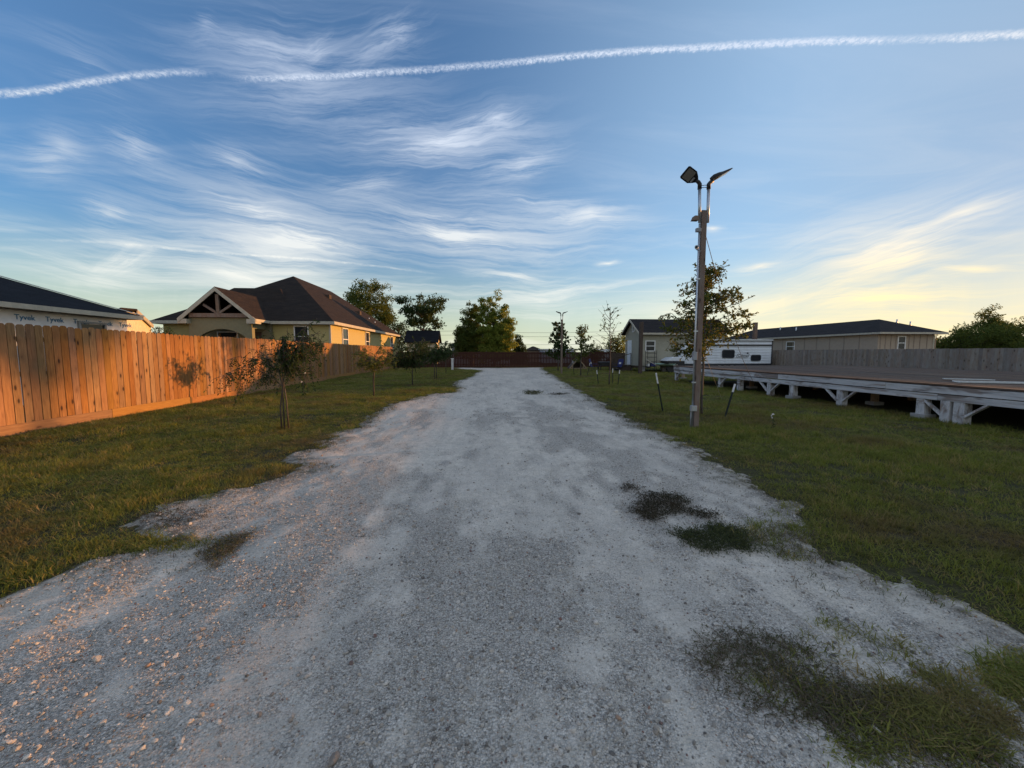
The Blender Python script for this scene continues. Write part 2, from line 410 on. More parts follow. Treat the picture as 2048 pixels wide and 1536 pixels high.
def leafmat(name, c1, c2, c3, trans=0.35):
    def b(t, bs, out):
        r = t.n('ShaderNodeNewGeometry').outputs['Random Per Island']
        pos = t.n('ShaderNodeNewGeometry').outputs['Position']
        col = t.mix(r, c1, c2)
        col = t.mix(t.mrange(t.noise(pos, 1.4, 3.0), 0.5, 0.75, 0, 0.8), col, c3)
        link(t, bs, 'Base Color', col)
        tr = t.n('ShaderNodeBsdfTranslucent', {0: t.mix(0.5, col, c3)})
        mx = t.n('ShaderNodeMixShader', {0: trans, 1: bs.outputs[0], 2: tr.outputs[0]})
        t.t.links.new(mx.outputs[0], out.inputs[0])
    return material(name, b, 0.6, 0.12)
leafmat('leaf_dark', (0.024, 0.045, 0.014), (0.045, 0.075, 0.022), (0.07, 0.09, 0.026))
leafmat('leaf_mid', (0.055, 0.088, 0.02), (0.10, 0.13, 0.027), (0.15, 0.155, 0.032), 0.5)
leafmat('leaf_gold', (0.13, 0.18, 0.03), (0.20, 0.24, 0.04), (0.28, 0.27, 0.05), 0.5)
leafmat('leaf_oak', (0.055, 0.085, 0.02), (0.10, 0.135, 0.028), (0.19, 0.16, 0.035), 0.4)
leafmat('weed_leaf', (0.022, 0.028, 0.014), (0.045, 0.045, 0.024), (0.06, 0.035, 0.025), 0.2)
leafmat('dry_stem', (0.17, 0.125, 0.08), (0.09, 0.065, 0.042), (0.13, 0.10, 0.055), 0.2)
leafmat('weed_green', (0.045, 0.062, 0.022), (0.085, 0.095, 0.032), (0.12, 0.09, 0.045), 0.25)
def bark(t, bs, out):
    v = objvec(t)
    n1 = t.noise(t.mapping(v, scale=(22, 22, 5)), 1.0, 5.0, 0.65, 0.5)
    link(t, bs, 'Base Color', t.mix(t.mrange(n1, 0.35, 0.65), (0.035, 0.027, 0.022), (0.12, 0.10, 0.082)))
    link(t, bs, 'Normal', t.bump(n1, 0.7, 0.01))
material('bark', bark, 0.9, 0.2)

def grassmat(t, bs, out):
    r = t.n('ShaderNodeObjectInfo').outputs['Random']
    ri = t.n('ShaderNodeNewGeometry').outputs['Random Per Island']
    pos = t.n('ShaderNodeNewGeometry').outputs['Position']
    big = t.noise(pos, 0.55, 4.0, 0.6)
    c = t.mix(ri, (0.095, 0.115, 0.024), (0.23, 0.235, 0.05))
    c = t.mix(t.mrange(r, 0.72, 0.94, 0, 0.85), c, (0.34, 0.24, 0.10))
    c = t.mix(t.mrange(big, 0.50, 0.66, 0, 0.75), c, (0.17, 0.11, 0.055))
    c = t.mix(t.mrange(t.noise(pos, 2.6, 4.0, 0.65), 0.52, 0.68, 0, 0.6), c, (0.05, 0.062, 0.018))
    link(t, bs, 'Base Color', c)
    tr = t.n('ShaderNodeBsdfTranslucent', {0: t.mix(1.0, c, (1.5, 1.5, 0.9), 'MULTIPLY')})
    mx = t.n('ShaderNodeMixShader', {0: 0.4, 1: bs.outputs[0], 2: tr.outputs[0]})
    t.t.links.new(mx.outputs[0], out.inputs[0])
material('grass_blade', grassmat, 0.65, 0.12)

def soil(t, bs, out):
    pos = t.n('ShaderNodeNewGeometry').outputs['Position']
    n1 = t.noise(pos, 1.2, 6.0, 0.65); n2 = t.noise(pos, 22.0, 5.0, 0.7); n3 = t.noise(pos, 0.55, 4.0, 0.6)
    c = t.mix(t.mrange(n2, 0.35, 0.65), (0.030, 0.030, 0.014), (0.075, 0.066, 0.030))
    c = t.mix(t.mrange(n3, 0.54, 0.70, 0, 0.8), c, (0.075, 0.052, 0.034))
    c = t.mix(t.mrange(n1, 0.62, 0.75, 0, 0.5), c, (0.09, 0.075, 0.055))
    link(t, bs, 'Base Color', c)
    link(t, bs, 'Normal', t.bump(n2, 0.8, 0.02))
material('lawn_soil', soil, 0.95, 0.1)

def drive(t, bs, out):
    pos = t.n('ShaderNodeNewGeometry').outputs['Position']
    a = t.n('ShaderNodeAttribute', attribute_name='gravel').outputs[2]
    fine = t.noise(pos, 70.0, 5.0, 0.75); mid = t.noise(pos, 9.0, 5.0, 0.65); big = t.noise(t.mapping(pos, scale=(1.0, 0.35, 1)), 0.9, 4.0, 0.6)
    vo = t.n('ShaderNodeTexVoronoi', {'Vector': pos, 'Scale': 105.0, 'Randomness': 1.0})
    vo2 = t.n('ShaderNodeTexVoronoi', {'Vector': pos, 'Scale': 44.0, 'Randomness': 1.0})
    dust = t.mix(t.mrange(mid, 0.35, 0.65), (0.54, 0.48, 0.395), (0.74, 0.66, 0.55))
    dust = t.mix(t.mrange(big, 0.42, 0.66, 0, 0.6), dust, (0.42, 0.38, 0.33))
    pebble = t.mix(t.n('ShaderNodeSeparateColor', {0: vo.outputs[1]}).outputs[0], (0.30, 0.27, 0.235), (0.76, 0.69, 0.60))
    gaps = t.mrange(vo.outputs[0], 0.5, 0.8, 0, 0.75, True)
    pebble = t.mix(gaps, pebble, (0.15, 0.135, 0.115))
    pebble = t.mix(t.mrange(vo2.outputs[0], 0.22, 0.12, 0, 0.5, True), pebble, (0.64, 0.60, 0.54))
    c = t.mix(t.mrange(t.math('ADD', a, t.math('MULTIPLY', t.math('SUBTRACT', mid, 0.5), 2.2)), 0.05, 1.0, 0.22, 0.80, True), dust, pebble)
    c = t.mix(t.mrange(fine, 0.55, 0.66, 0, 0.75), c, (0.12, 0.108, 0.095))
    spk = t.noise(pos, 24.0, 4.0, 0.8)
    c = t.mix(t.mrange(spk, 0.57, 0.68, 0, 0.5), c, (0.22, 0.20, 0.175))
    c = t.mix(t.mrange(t.noise(t.mapping(pos, scale=(6.0, 0.5, 1)), 1.0, 5.0, 0.7), 0.50, 0.66, 0, 0.30), c, (0.30, 0.27, 0.235))
    c = t.mix(t.mrange(fine, 0.42, 0.26, 0, 0.3), c, (0.76, 0.71, 0.64))
    e = t.n('ShaderNodeAttribute', attribute_name='edge').outputs[2]
    c = t.mix(t.math('MULTIPLY', e, t.mrange(mid, 0.38, 0.58, 0.1, 1.0)), c, (0.10, 0.085, 0.06))
    link(t, bs, 'Base Color', c)
    h = t.math('ADD', t.math('MULTIPLY', fine, 0.6), t.math('MULTIPLY', t.math('MULTIPLY', vo.outputs[0], -1.0), t.math('ADD', 0.25, a)))
    n0 = t.bump(h, 0.9, 0.012)
    link(t, bs, 'Normal', t.bump(mid, 0.5, 0.03, n0))
material('crushed_limestone', drive, 0.95, 0.12)

def stonemat(t, bs, out):
    r = t.n('ShaderNodeObjectInfo').outputs['Random']
    v = t.n('ShaderNodeTexCoord').outputs['Object']
    c = t.ramp(r, [(0.0, (0.13, 0.115, 0.10)), (0.16, (0.32, 0.29, 0.25)), (0.5, (0.54, 0.49, 0.42)), (0.8, (0.76, 0.69, 0.60)), (0.90, (0.42, 0.35, 0.27)), (0.96, (0.13, 0.125, 0.12)), (0.985, (0.25, 0.11, 0.08)), (1.0, (0.46, 0.30, 0.2))])
    c = t.mix(t.mrange(t.noise(v, 2.4, 4.0, 0.7), 0.4, 0.7, 0, 0.5), c, (0.32, 0.29, 0.26))
    link(t, bs, 'Base Color', c)
    link(t, bs, 'Normal', t.bump(t.noise(v, 6.0, 4.0, 0.7), 0.5, 0.1))
material('limestone_chip', stonemat, 0.9, 0.2)

# ------------------------------------------------------------------ mesh building
def rotz(a): return Matrix.Rotation(a, 4, 'Z')
class MB:
    def __init__(s): s.v = []; s.f = []; s.m = []; s.uv = {}; s.cur = 0
    def face(s, pts, uv=None):
        k = len(s.v); s.v.extend([tuple(p) for p in pts]); s.f.append(tuple(range(k, k + len(pts)))); s.m.append(s.cur)
        if uv: s.uv[len(s.f) - 1] = uv
        return s
    def box(s, x0, y0, z0, x1, y1, z1, M=None):
        P = [Vector(p) for p in ((x0, y0, z0), (x1, y0, z0), (x1, y1, z0), (x0, y1, z0), (x0, y0, z1), (x1, y0, z1), (x1, y1, z1), (x0, y1, z1))]
        if M is not None: P = [M @ p for p in P]
        k = len(s.v); s.v.extend([tuple(p) for p in P])
        for f in ((3, 2, 1, 0), (4, 5, 6, 7), (0, 1, 5, 4), (1, 2, 6, 5), (2, 3, 7, 6), (3, 0, 4, 7)):
            s.f.append(tuple(k + i for i in f)); s.m.append(s.cur)
        return s
    def beam(s, p, q, wx, wz, up=(0, 0, 1)):
        p = Vector(p); q = Vector(q); d = (q - p); L = d.length; d.normalize()
        u = Vector(up); side = d.cross(u)
        if side.length < 1e-4: side = d.cross(Vector((1, 0, 0)))
        side.normalize(); u = side.cross(d).normalized()
        M = Matrix((( side.x, d.x, u.x, p.x), (side.y, d.y, u.y, p.y), (side.z, d.z, u.z, p.z), (0, 0, 0, 1)))
        return s.box(-wx / 2, 0, -wz / 2, wx / 2, L, wz / 2, M)
    def tube(s, pts, rad, n=6, cap=True):
        pts = [Vector(p) for p in pts]; k0 = len(s.v)
        if not hasattr(rad, '__len__'): rad = [rad] * len(pts)
        side = None
        for i, p in enumerate(pts):
            d = (pts[min(i + 1, len(pts) - 1)] - pts[max(i - 1, 0)])
            if d.length < 1e-9: d = Vector((0, 0, 1))
            d.normalize()
            if side is None:
                side = d.cross(Vector((0, 0, 1)))
                if side.length < 1e-3: side = d.cross(Vector((1, 0, 0)))
            side = (side - d * side.dot(d)).normalized(); up = d.cross(side)
            for j in range(n):
                a = 2 * PI * j / n
                s.v.append(tuple(p + (side * math.cos(a) + up * math.sin(a)) * rad[i]))
        for i in range(len(pts) - 1):
            for j in range(n):
                a = k0 + i * n + j; b = k0 + i * n + (j + 1) % n
                s.f.append((a, b, b + n, a + n)); s.m.append(s.cur)
        if cap:
            s.f.append(tuple(k0 + j for j in reversed(range(n)))); s.m.append(s.cur)
            s.f.append(tuple(k0 + (len(pts) - 1) * n + j for j in range(n))); s.m.append(s.cur)
        return s
    def prism(s, poly, vec):
        """a flat outline pushed along a vector"""
        poly = [Vector(p) for p in poly]; vec = Vector(vec); k = len(s.v); n = len(poly)
        s.v.extend([tuple(p) for p in poly] + [tuple(p + vec) for p in poly])
        s.f.append(tuple(k + i for i in reversed(range(n)))); s.m.append(s.cur)
        s.f.append(tuple(k + n + i for i in range(n))); s.m.append(s.cur)
        for i in range(n):
            j = (i + 1) % n; s.f.append((k + i, k + j, k + n + j, k + n + i)); s.m.append(s.cur)
        return s
    def mesh(s, name, mats, smooth=False):
        me = bpy.data.meshes.new(name); me.from_pydata(s.v, [], s.f)
        for m in (mats if isinstance(mats, (list, tuple)) else [mats]): me.materials.append(MATS[m])
        me.polygons.foreach_set('material_index', s.m)
        if smooth: me.polygons.foreach_set('use_smooth', [True] * len(s.f))
        if s.uv:
            ul = me.uv_layers.new(name='UVMap')
            for fi, uv in s.uv.items():
                p = me.polygons[fi]
                for li, c in zip(p.loop_indices, uv): ul.data[li].uv = c
        me.validate(); me.update()
        return me
    def build(s, name, mats, parent=None, smooth=False, loc=None, bevel=0.0):
        me = s.mesh(name, mats, smooth)
        o = bpy.data.objects.new(name, me); COL.objects.link(o)
        if loc is not None: o.location = loc
        if parent is not None:
            o.parent = parent
            o.matrix_parent_inverse = Matrix.Translation(-parent.location) if parent.type == 'EMPTY' and parent.rotation_euler.z == 0 and parent.parent is None else Matrix.Identity(4)
        if bevel:
            md = o.modifiers.new('bevel', 'BEVEL'); md.width = bevel; md.segments = 2; md.limit_method = 'ANGLE'
        return o

def tag(o, label=None, cat=None, group=None, kind=None):
    if label: o['label'] = label
    if cat: o['category'] = cat
    if group: o['group'] = group
    if kind: o['kind'] = kind
    return o
def thing(name, label, cat, loc=(0, 0, 0), group=None, rz=0.0):
    o = bpy.data.objects.new(name, None); COL.objects.link(o)
    o.empty_display_size = 0.2
    o.location = loc; o.rotation_euler.z = rz
    return tag(o, label, cat, group)
# parts are modelled in world coordinates unless the parent is turned; local(...) adds one in the parent's own coordinates
def local(mb, name, mats, parent, **k):
    loc = k.pop('loc', (0, 0, 0)); o = mb.build(name, mats, None, **k)
    o.parent = parent; o.location = loc
    return o
def part_at(me, name, parent, loc, rot=(0, 0, 0), scale=(1, 1, 1)):
    o = bpy.data.objects.new(name, me); COL.objects.link(o); o.parent = parent
    o.location = Vector(loc) - parent.location; o.rotation_euler = rot; o.scale = scale
    return o
def sub(mb, name, mats, part, **k):
    """a sub-part in world coordinates under a part that itself is in world coordinates"""
    o = mb.build(name, mats, None, **k); o.parent = part
    return o

def raw_mesh(name, V, F, mat, smooth=False):
    me = bpy.data.meshes.new(name)
    V = np.asarray(V, np.float32); F = np.asarray(F, np.int32); n = F.shape[1]
    me.vertices.add(len(V)); me.vertices.foreach_set('co', V.ravel())
    me.loops.add(F.size); me.loops.foreach_set('vertex_index', F.ravel())
    me.polygons.add(len(F)); me.polygons.foreach_set('loop_start', np.arange(0, F.size, n, dtype=np.int32))
    me.polygons.foreach_set('loop_total', np.full(len(F), n, np.int32))
    if smooth: me.polygons.foreach_set('use_smooth', np.ones(len(F), bool))
    me.materials.append(MATS[mat]); me.update(calc_edges=True)
    return me

# ------------------------------------------------------------------ the ground
def hfun(x, y):
    x = np.asarray(x, float); y = np.asarray(y, float)
    h = (fbm(x * 0.33, y * 0.5, 5, 3) - 0.5) * (0.075 + 0.075 * np.clip((-x - 2.0) / 1.5, 0, 1)) + (fbm(x * 1.6, y * 2.2, 9, 2) - 0.5) * 0.018
    return h * np.clip(1 - (np.hypot(x, y - 20) - 30) / 20, 0, 1)
def ground_z(x, y): return float(hfun(np.array([x]), np.array([y]))[0])

def axis(lo, hi, step, far):
    a = np.arange(lo, hi + step / 2, step)
    k = []; d = step
    while d < far: d *= 1.35; k.append(d)
    k = np.cumsum(k); k = k[k < far * 2]
    return np.concatenate([lo - k[::-1], a, hi + k])
gx = axis(-10, 12, 0.16, 1500); gy = axis(0.4, 38, 0.16, 1500)
# outline of the gravel drive, read off the photograph
left_px = [(-700, 1536), (-60, 1225), (50, 1180), (170, 1135), (300, 1100), (395, 1088), (385, 1070), (300, 1062), (285, 1045), (340, 1018), (430, 996), (520, 972),
           (600, 947), (622, 934), (585, 920), (640, 895), (664, 880), (666, 871), (707, 856), (756, 829), (803, 805), (844, 794), (871, 788), (913, 785), (917, 774), (909, 765), (942, 754), (963, 741), (905, 737.3), (908, 735.2)]
right_px = [(1085, 735.2), (1083, 737.5), (1107, 751.6), (1128, 766), (1161, 786), (1182, 798), (1221, 820), (1257, 838), (1290, 857), (1345, 885), (1400, 915), (1465, 955),
            (1490, 976), (1529, 989), (1588, 1007), (1606, 1028), (1590, 1050), (1640, 1122), (1697, 1134), (1780, 1166), (1862, 1190), (1945, 1225), (2007, 1275), (2060, 1318), (2700, 1700)]
poly = [on_z(*p).xy[:] for p in left_px] + [on_z(*p).xy[:] for p in right_px] + [(3.2, -1.5), (-3.6, -1.5)]
poly = np.array(poly)
def sdist(x, y):
    """signed distance to the drive's outline, negative inside"""
    x = np.asarray(x, float); y = np.asarray(y, float)
    best = np.full(x.shape, 1e9); inside = np.zeros(x.shape, bool)
    n = len(poly)
    for i in range(n):
        ax, ay = poly[i]; bx, by = poly[(i + 1) % n]
        dx, dy = bx - ax, by - ay; L = dx * dx + dy * dy
        t = np.clip(((x - ax) * dx + (y - ay) * dy) / max(L, 1e-9), 0, 1)
        best = np.minimum(best, (x - ax - t * dx) ** 2 + (y - ay - t * dy) ** 2)
        c = ((ay > y) != (by > y)) & (x < (bx - ax) * (y - ay) / (by - ay + 1e-12) + ax)
        inside ^= c
    d = np.sqrt(best)
    return np.where(inside, -d, d)
def drive_edge(x, y):
    return sdist(x, y) + (fbm(x * 2.6, y * 2.6, 31, 5) - 0.5) * 0.46 + (fbm(x * 11, y * 11, 33, 3) - 0.5) * 0.24
def gravel_mask(x, y):
    """where loose stone lies; bare dust in the wheel tracks"""
    a = fbm(x * 1.5, y * 0.45, 41, 5)
    b = fbm(x * 6.0, y * 3.5, 47, 3)
    tr = np.exp(-((x - 0.75) / 0.34) ** 2) + np.exp(-((x + 0.75) / 0.30) ** 2) + 0.7 * np.exp(-((x - 2.3) / 0.3) ** 2) + 0.6 * np.exp(-((x + 2.1) / 0.3) ** 2)
    side = np.clip((np.abs(x - 0.3) - 1.0) / 1.2, 0, 1) * 0.15
    m = (a - 0.47) * 3.0 + (b - 0.5) * 2.4 + 0.40 + side - 0.42 * tr
    far = np.clip((y - 7) / 12, 0, 1)
    return np.clip(m * (1 - 0.45 * far), 0, 1)

def grid_faces(ny, nx):
    i = np.arange(nx * ny).reshape(ny, nx)
    return np.stack([i[:-1, :-1], i[:-1, 1:], i[1:, 1:], i[1:, :-1]], -1).reshape(-1, 4)
X, Y = np.meshgrid(gx, gy)
Z = hfun(X, Y)
Z -= 0.05 * np.clip(-sdist(X, Y) / 0.4 - 0.5, 0, 1)          # the drive's bed
me = raw_mesh('ground', np.stack([X, Y, Z], -1).reshape(-1, 3), grid_faces(len(gy), len(gx)), 'lawn_soil', True)
g = bpy.data.objects.new('ground', me); COL.objects.link(g); g['kind'] = 'structure'

ys = [0.35]
while ys[-1] < 37.6: ys.append(ys[-1] + max(0.022, ys[-1] * 0.0095))
ys = np.array(ys); xs = np.concatenate([np.arange(-5.6, -3.2, 0.06), np.arange(-3.2, 4.0, 0.026), np.arange(4.0, 7.6, 0.06)])
X, Y = np.meshgrid(xs, ys)
sd = drive_edge(X, Y)
gm = gravel_mask(X, Y)
Z = hfun(X, Y) + 0.016
Z += (fbm(X * 5, Y * 5, 61, 3) - 0.5) * 0.018 + (fbm(X * 26, Y * 26, 67, 3) - 0.5) * (0.005 + 0.010 * gm)
for cx in (0.75, -0.75, 2.3, -2.1):                                       # shallow wheel ruts
    Z -= 0.010 * np.exp(-((X - cx) / 0.25) ** 2) * np.clip(1.3 - Y / 14, 0.1, 1)
# tread imprint of a tyre in the dust
tx = X - 0.00 - 0.015 * np.sin(Y * 1.3)
tread = (np.abs(tx - 0.03) < 0.10) * (Y < 3.0)
Z -= tread * 0.0035 * (0.5 + 0.5 * np.sign(np.sin(tx * 150) * 0.7 + np.sin(Y * 190) * 0.6))
Z -= np.clip((sd + 0.02) / 0.60, 0, 1) * 0.075
me = raw_mesh('driveway', np.stack([X, Y, Z], -1).reshape(-1, 3), grid_faces(len(ys), len(xs)), 'crushed_limestone', True)
for nm, arr in (('gravel', gm), ('edge', np.clip((sd + 0.38) / 0.45, 0, 1))):
    at = me.attributes.new(nm, 'FLOAT', 'POINT'); at.data.foreach_set('value', arr.ravel().astype(np.float32))
g = bpy.data.objects.new('driveway', me); COL.objects.link(g); g['kind'] = 'structure'
ZD = Z; _ys, _xs = ys, xs
def drive_z(x, y):
    i = np.clip(np.searchsorted(_ys, y) - 1, 0, len(_ys) - 2); j = np.clip(np.searchsorted(_xs, x) - 1, 0, len(_xs) - 2)
    return ZD[i, j]

# ------------------------------------------------------------------ scattering
def scatter(name, label, cat, variants, pos, rot, scl, idx):
    me = bpy.data.meshes.new(name); me.vertices.add(len(pos)); me.vertices.foreach_set('co', np.asarray(pos, np.float32).ravel())
    for nm, ty, arr in (('rot', 'FLOAT_VECTOR', rot), ('scl', 'FLOAT_VECTOR', scl)):
        a = me.attributes.new(nm, ty, 'POINT'); a.data.foreach_set('vector', np.asarray(arr, np.float32).ravel())
    a = me.attributes.new('idx', 'INT', 'POINT'); a.data.foreach_set('value', np.asarray(idx, np.int32))
    o = bpy.data.objects.new(name, me); COL.objects.link(o)
    c = bpy.data.collections.new(name + '_kinds')
    for i, vm in enumerate(variants): c.objects.link(bpy.data.objects.new(f'{name}_kind_{i:02d}', vm))
    ng = bpy.data.node_groups.new(name + '_nodes', 'GeometryNodeTree')
    ng.interface.new_socket('Geometry', in_out='INPUT', socket_type='NodeSocketGeometry')
    ng.interface.new_socket('Geometry', in_out='OUTPUT', socket_type='NodeSocketGeometry')
    N = ng.nodes; Lk = ng.links
    gi = N.new('NodeGroupInput'); go = N.new('NodeGroupOutput'); ip = N.new('GeometryNodeInstanceOnPoints'); ci = N.new('GeometryNodeCollectionInfo')
    ci.inputs[0].default_value = c; ci.inputs['Separate Children'].default_value = True; ci.inputs['Reset Children'].default_value = True
    def attr(n_, ty):
        a_ = N.new('GeometryNodeInputNamedAttribute'); a_.data_type = ty; a_.inputs[0].default_value = n_; return a_.outputs[0]
    Lk.new(gi.outputs[0], ip.inputs['Points']); Lk.new(ci.outputs[0], ip.inputs['Instance']); ip.inputs['Pick Instance'].default_value = True
    Lk.new(attr('idx', 'INT'), ip.inputs['Instance Index']); Lk.new(attr('scl', 'FLOAT_VECTOR'), ip.inputs['Scale'])
    e2r = N.new('FunctionNodeEulerToRotation'); Lk.new(attr('rot', 'FLOAT_VECTOR'), e2r.inputs[0]); Lk.new(e2r.outputs[0], ip.inputs['Rotation'])
    Lk.new(ip.outputs[0], go.inputs[0])
    md = o.modifiers.new('scatter', 'NODES'); md.node_group = ng
    tag(o, label, cat, kind='stuff')
    return o

def stone_mesh(k):
    import bmesh
    bm = bmesh.new(); bmesh.ops.create_icosphere(bm, subdivisions=2 if k < 3 else 1, radius=0.5)
    r = random.Random(k)
    ax = [Vector((r.uniform(-1, 1), r.uniform(-1, 1), r.uniform(-1, 1))).normalized() for _ in range(9)]
    lim = [r.uniform(0.30, 0.46) for _ in ax]
    for v in bm.verts:
        for a_, l in zip(ax, lim):
            d = v.co.dot(a_)
            if d > l: v.co -= a_ * (d - l)
        v.co += Vector((r.uniform(-1, 1), r.uniform(-1, 1), r.uniform(-1, 1))) * 0.02
        v.co.z *= 0.68
    me = bpy.data.meshes.new('stone'); bm.to_mesh(me); bm.free(); me.materials.append(MATS['limestone_chip'])
    return me
stones = [stone_mesh(k) for k in range(6)]

P = []; S = []
def add_stones(n, y0, y1, s0, s1, power, thresh):
    u = rng.random(n); y = y0 * (y1 / y0) ** u; x = rng.uniform(-1, 1, n) * (1.5 + y * 1.45) + 0.1
    k = (x > -5.4) & (x < 7.4); x = x[k]; y = y[k]
    s = drive_edge(x, y); m = gravel_mask(x, y)
    keep = (s < 0.06) & (rng.random(len(x)) < thresh + (1 - thresh) * m ** 1.3)
    x = x[keep]; y = y[keep]; sz = s0 + (s1 - s0) * rng.random(len(x)) ** power
    P.append(np.stack([x, y, drive_z(x, y) + sz * 0.12], -1)); S.append(sz)
add_stones(170000, 0.55, 4.6, 0.003, 0.0105, 1.7, 0.16)
add_stones(80000, 2.2, 12.0, 0.006, 0.016, 1.8, 0.14)
add_stones(24000, 0.55, 9.0, 0.009, 0.026, 2.5, 0.14)
add_stones(900, 0.55, 9.0, 0.020, 0.044, 3.2, 0.35)
add_stones(26000, 8.0, 36.0, 0.014, 0.036, 2.0, 0.2)
P = np.concatenate(P); S = np.concatenate(S); n = len(P)
scatter('gravel', 'loose pale limestone gravel strewn over the drive', 'gravel', stones, P,
        rng.uniform(-0.5, 0.5, (n, 3)) * [1, 1, 0] + rng.uniform(0, 6.28, (n, 3)) * [0, 0, 1],
        S[:, None] * rng.uniform(0.7, 1.35, (n, 3)), rng.integers(0, 6, n))

def tuft_mesh(seed, n, h, spread, width, lean):
    r = random.Random(seed); V = []; F = []
    for i in range(n):
        a = r.uniform(0, 2 * PI); d = spread * math.sqrt(r.random()); bx, by = d * math.cos(a), d * math.sin(a)
        b = r.uniform(0, 2 * PI); hh = h * r.uniform(0.5, 1.15); ln = hh * lean * r.uniform(0.3, 1.3); w_ = width * r.uniform(0.7, 1.2)
        sx, sy = -math.sin(b) * w_, math.cos(b) * w_; k = len(V)
        cx, cy = math.cos(b), math.sin(b)
        V += [(bx - sx, by - sy, -0.01), (bx + sx, by + sy, -0.01), (bx + cx * ln * .35 + sx * .8, by + cy * ln * .35 + sy * .8, hh * .6), (bx + cx * ln * .35 - sx * .8, by + cy * ln * .35 - sy * .8, hh * .6),
              (bx + cx * ln + sx * .15, by + cy * ln + sy * .15, hh), (bx + cx * ln - sx * .15, by + cy * ln - sy * .15, hh)]
        F += [(k, k + 1, k + 2, k + 3), (k + 3, k + 2, k + 4, k + 5)]
    return raw_mesh('tuft', V, F, 'grass_blade')
tufts = [tuft_mesh(s, 20, 0.050, 0.085, 0.0022, 0.9) for s in range(5)] + [tuft_mesh(9 + s, 16, 0.075, 0.07, 0.0026, 1.2) for s in range(2)]
def lawn_points(n, box, ok):
    x = rng.uniform(box[0], box[1], n); y = rng.uniform(box[2], box[3], n)
    D = np.hypot(x, y); k = (rng.random(n) < np.minimum(1.0, (4.6 / D) ** 1.15)) & ok(x, y)
    return x[k], y[k]
def edge_ok(x, y):
    e = drive_edge(x, y); bare = fbm(x * 1.7, y * 1.7, 83, 4)
    return (rng.random(len(x)) < np.clip((e + 0.10) / 0.50, 0, 1) ** 0.8) & ((bare < 0.66) | (rng.random(len(x)) < 0.35))
def deck_free(x, y): return ~((x > 10.3) & (y > 3.0) & (y < 19.3))
x1, y1 = lawn_points(170000, (-8.45, 0.5, 1.2, 37.5), lambda x, y: edge_ok(x, y) & (x > -8.45))
x2, y2 = lawn_points(330000, (1.0, 22.2, 1.0, 40.0), lambda x, y: edge_ok(x, y) & deck_free(x, y))
x = np.concatenate([x1, x2]); y = np.concatenate([y1, y2]); n = len(x)
# grass taking hold in the gravel at the lower right
def take_hold(n, cx, cy, rx, ry, p):
    a = rng.uniform(0, 2 * PI, n); q = np.sqrt(rng.random(n)); X_ = []; Y_ = []
    for i in range(n):
        py_ = cy + q[i] * ry * math.sin(a[i]); v = on_z(cx + q[i] * rx * math.cos(a[i]), py_); X_.append(v.x); Y_.append(v.y)
    X_ = np.array(X_); Y_ = np.array(Y_); k = (rng.random(n) < p) & (vnoise(X_ * 4.5, Y_ * 4.5, 99) > .20 + .55 * q ** 2)
    return X_[k], Y_[k]
for args in ((1300, 2030, 1430, 250, 110, 1.0), (130, 1640, 1350, 260, 110, 1.0), (200, 1850, 1500, 280, 70, 1.0), (160, 345, 1095, 150, 26, 1.0), (240, 1560, 1075, 120, 50, 0.8)):
    xa, ya = take_hold(*args); x = np.concatenate([x, xa]); y = np.concatenate([y, ya])
n = len(x)
D = np.hypot(x, y); sc = rng.uniform(0.75, 1.25, n); wide = np.clip((D / 5.0) ** 0.62, 1, 3.2)
thin = fbm(x * 0.9, y * 0.9, 77, 3); hgt = np.clip(0.55 + (thin - 0.4) * 1.8, 0.45, 1.15)
edge_ = drive_edge(x, y); hgt = np.where(edge_ < 0.25, hgt * 0.75, hgt) * 0.80
# tussocks lean over the edge of the drive
scatter('lawn_grass', 'mown grass with straw-coloured patches on both sides of the drive', 'grass', tufts,
        np.stack([x, y, np.maximum(hfun(x, y), np.where((y < 8) & (drive_edge(x, y) < 0), drive_z(x, y), -1))], -1), np.stack([rng.uniform(-.15, .15, n), rng.uniform(-.15, .15, n), rng.uniform(0, 6.28, n)], -1),
        np.stack([sc * wide, sc * wide, sc * hgt * np.clip(wide, 1, 1.4)], -1), np.where((rng.random(n) < .14), rng.integers(5, 7, n), rng.integers(0, 5, n)))
print('STONES', len(P), 'TUFTS', n)

# ------------------------------------------------------------------ fences
def picket_mesh(name, W, H, T, ear, mat, seed):
    r = random.Random(seed); b = MB(); w = W / 2; e = ear
    top = [(-w, H - e), (-w + e * .45, H - e * .35), (-w + e, H), (w - e, H), (w - e * .45, H - e * .35), (w, H - e)]
    out = [(-w, 0)] + top + [(w, 0)]
    b.prism([(x_ + r.uniform(-.0015, .0015), -T / 2, z_) for x_, z_ in out], (0, T, 0))
    return b.mesh(name, mat)

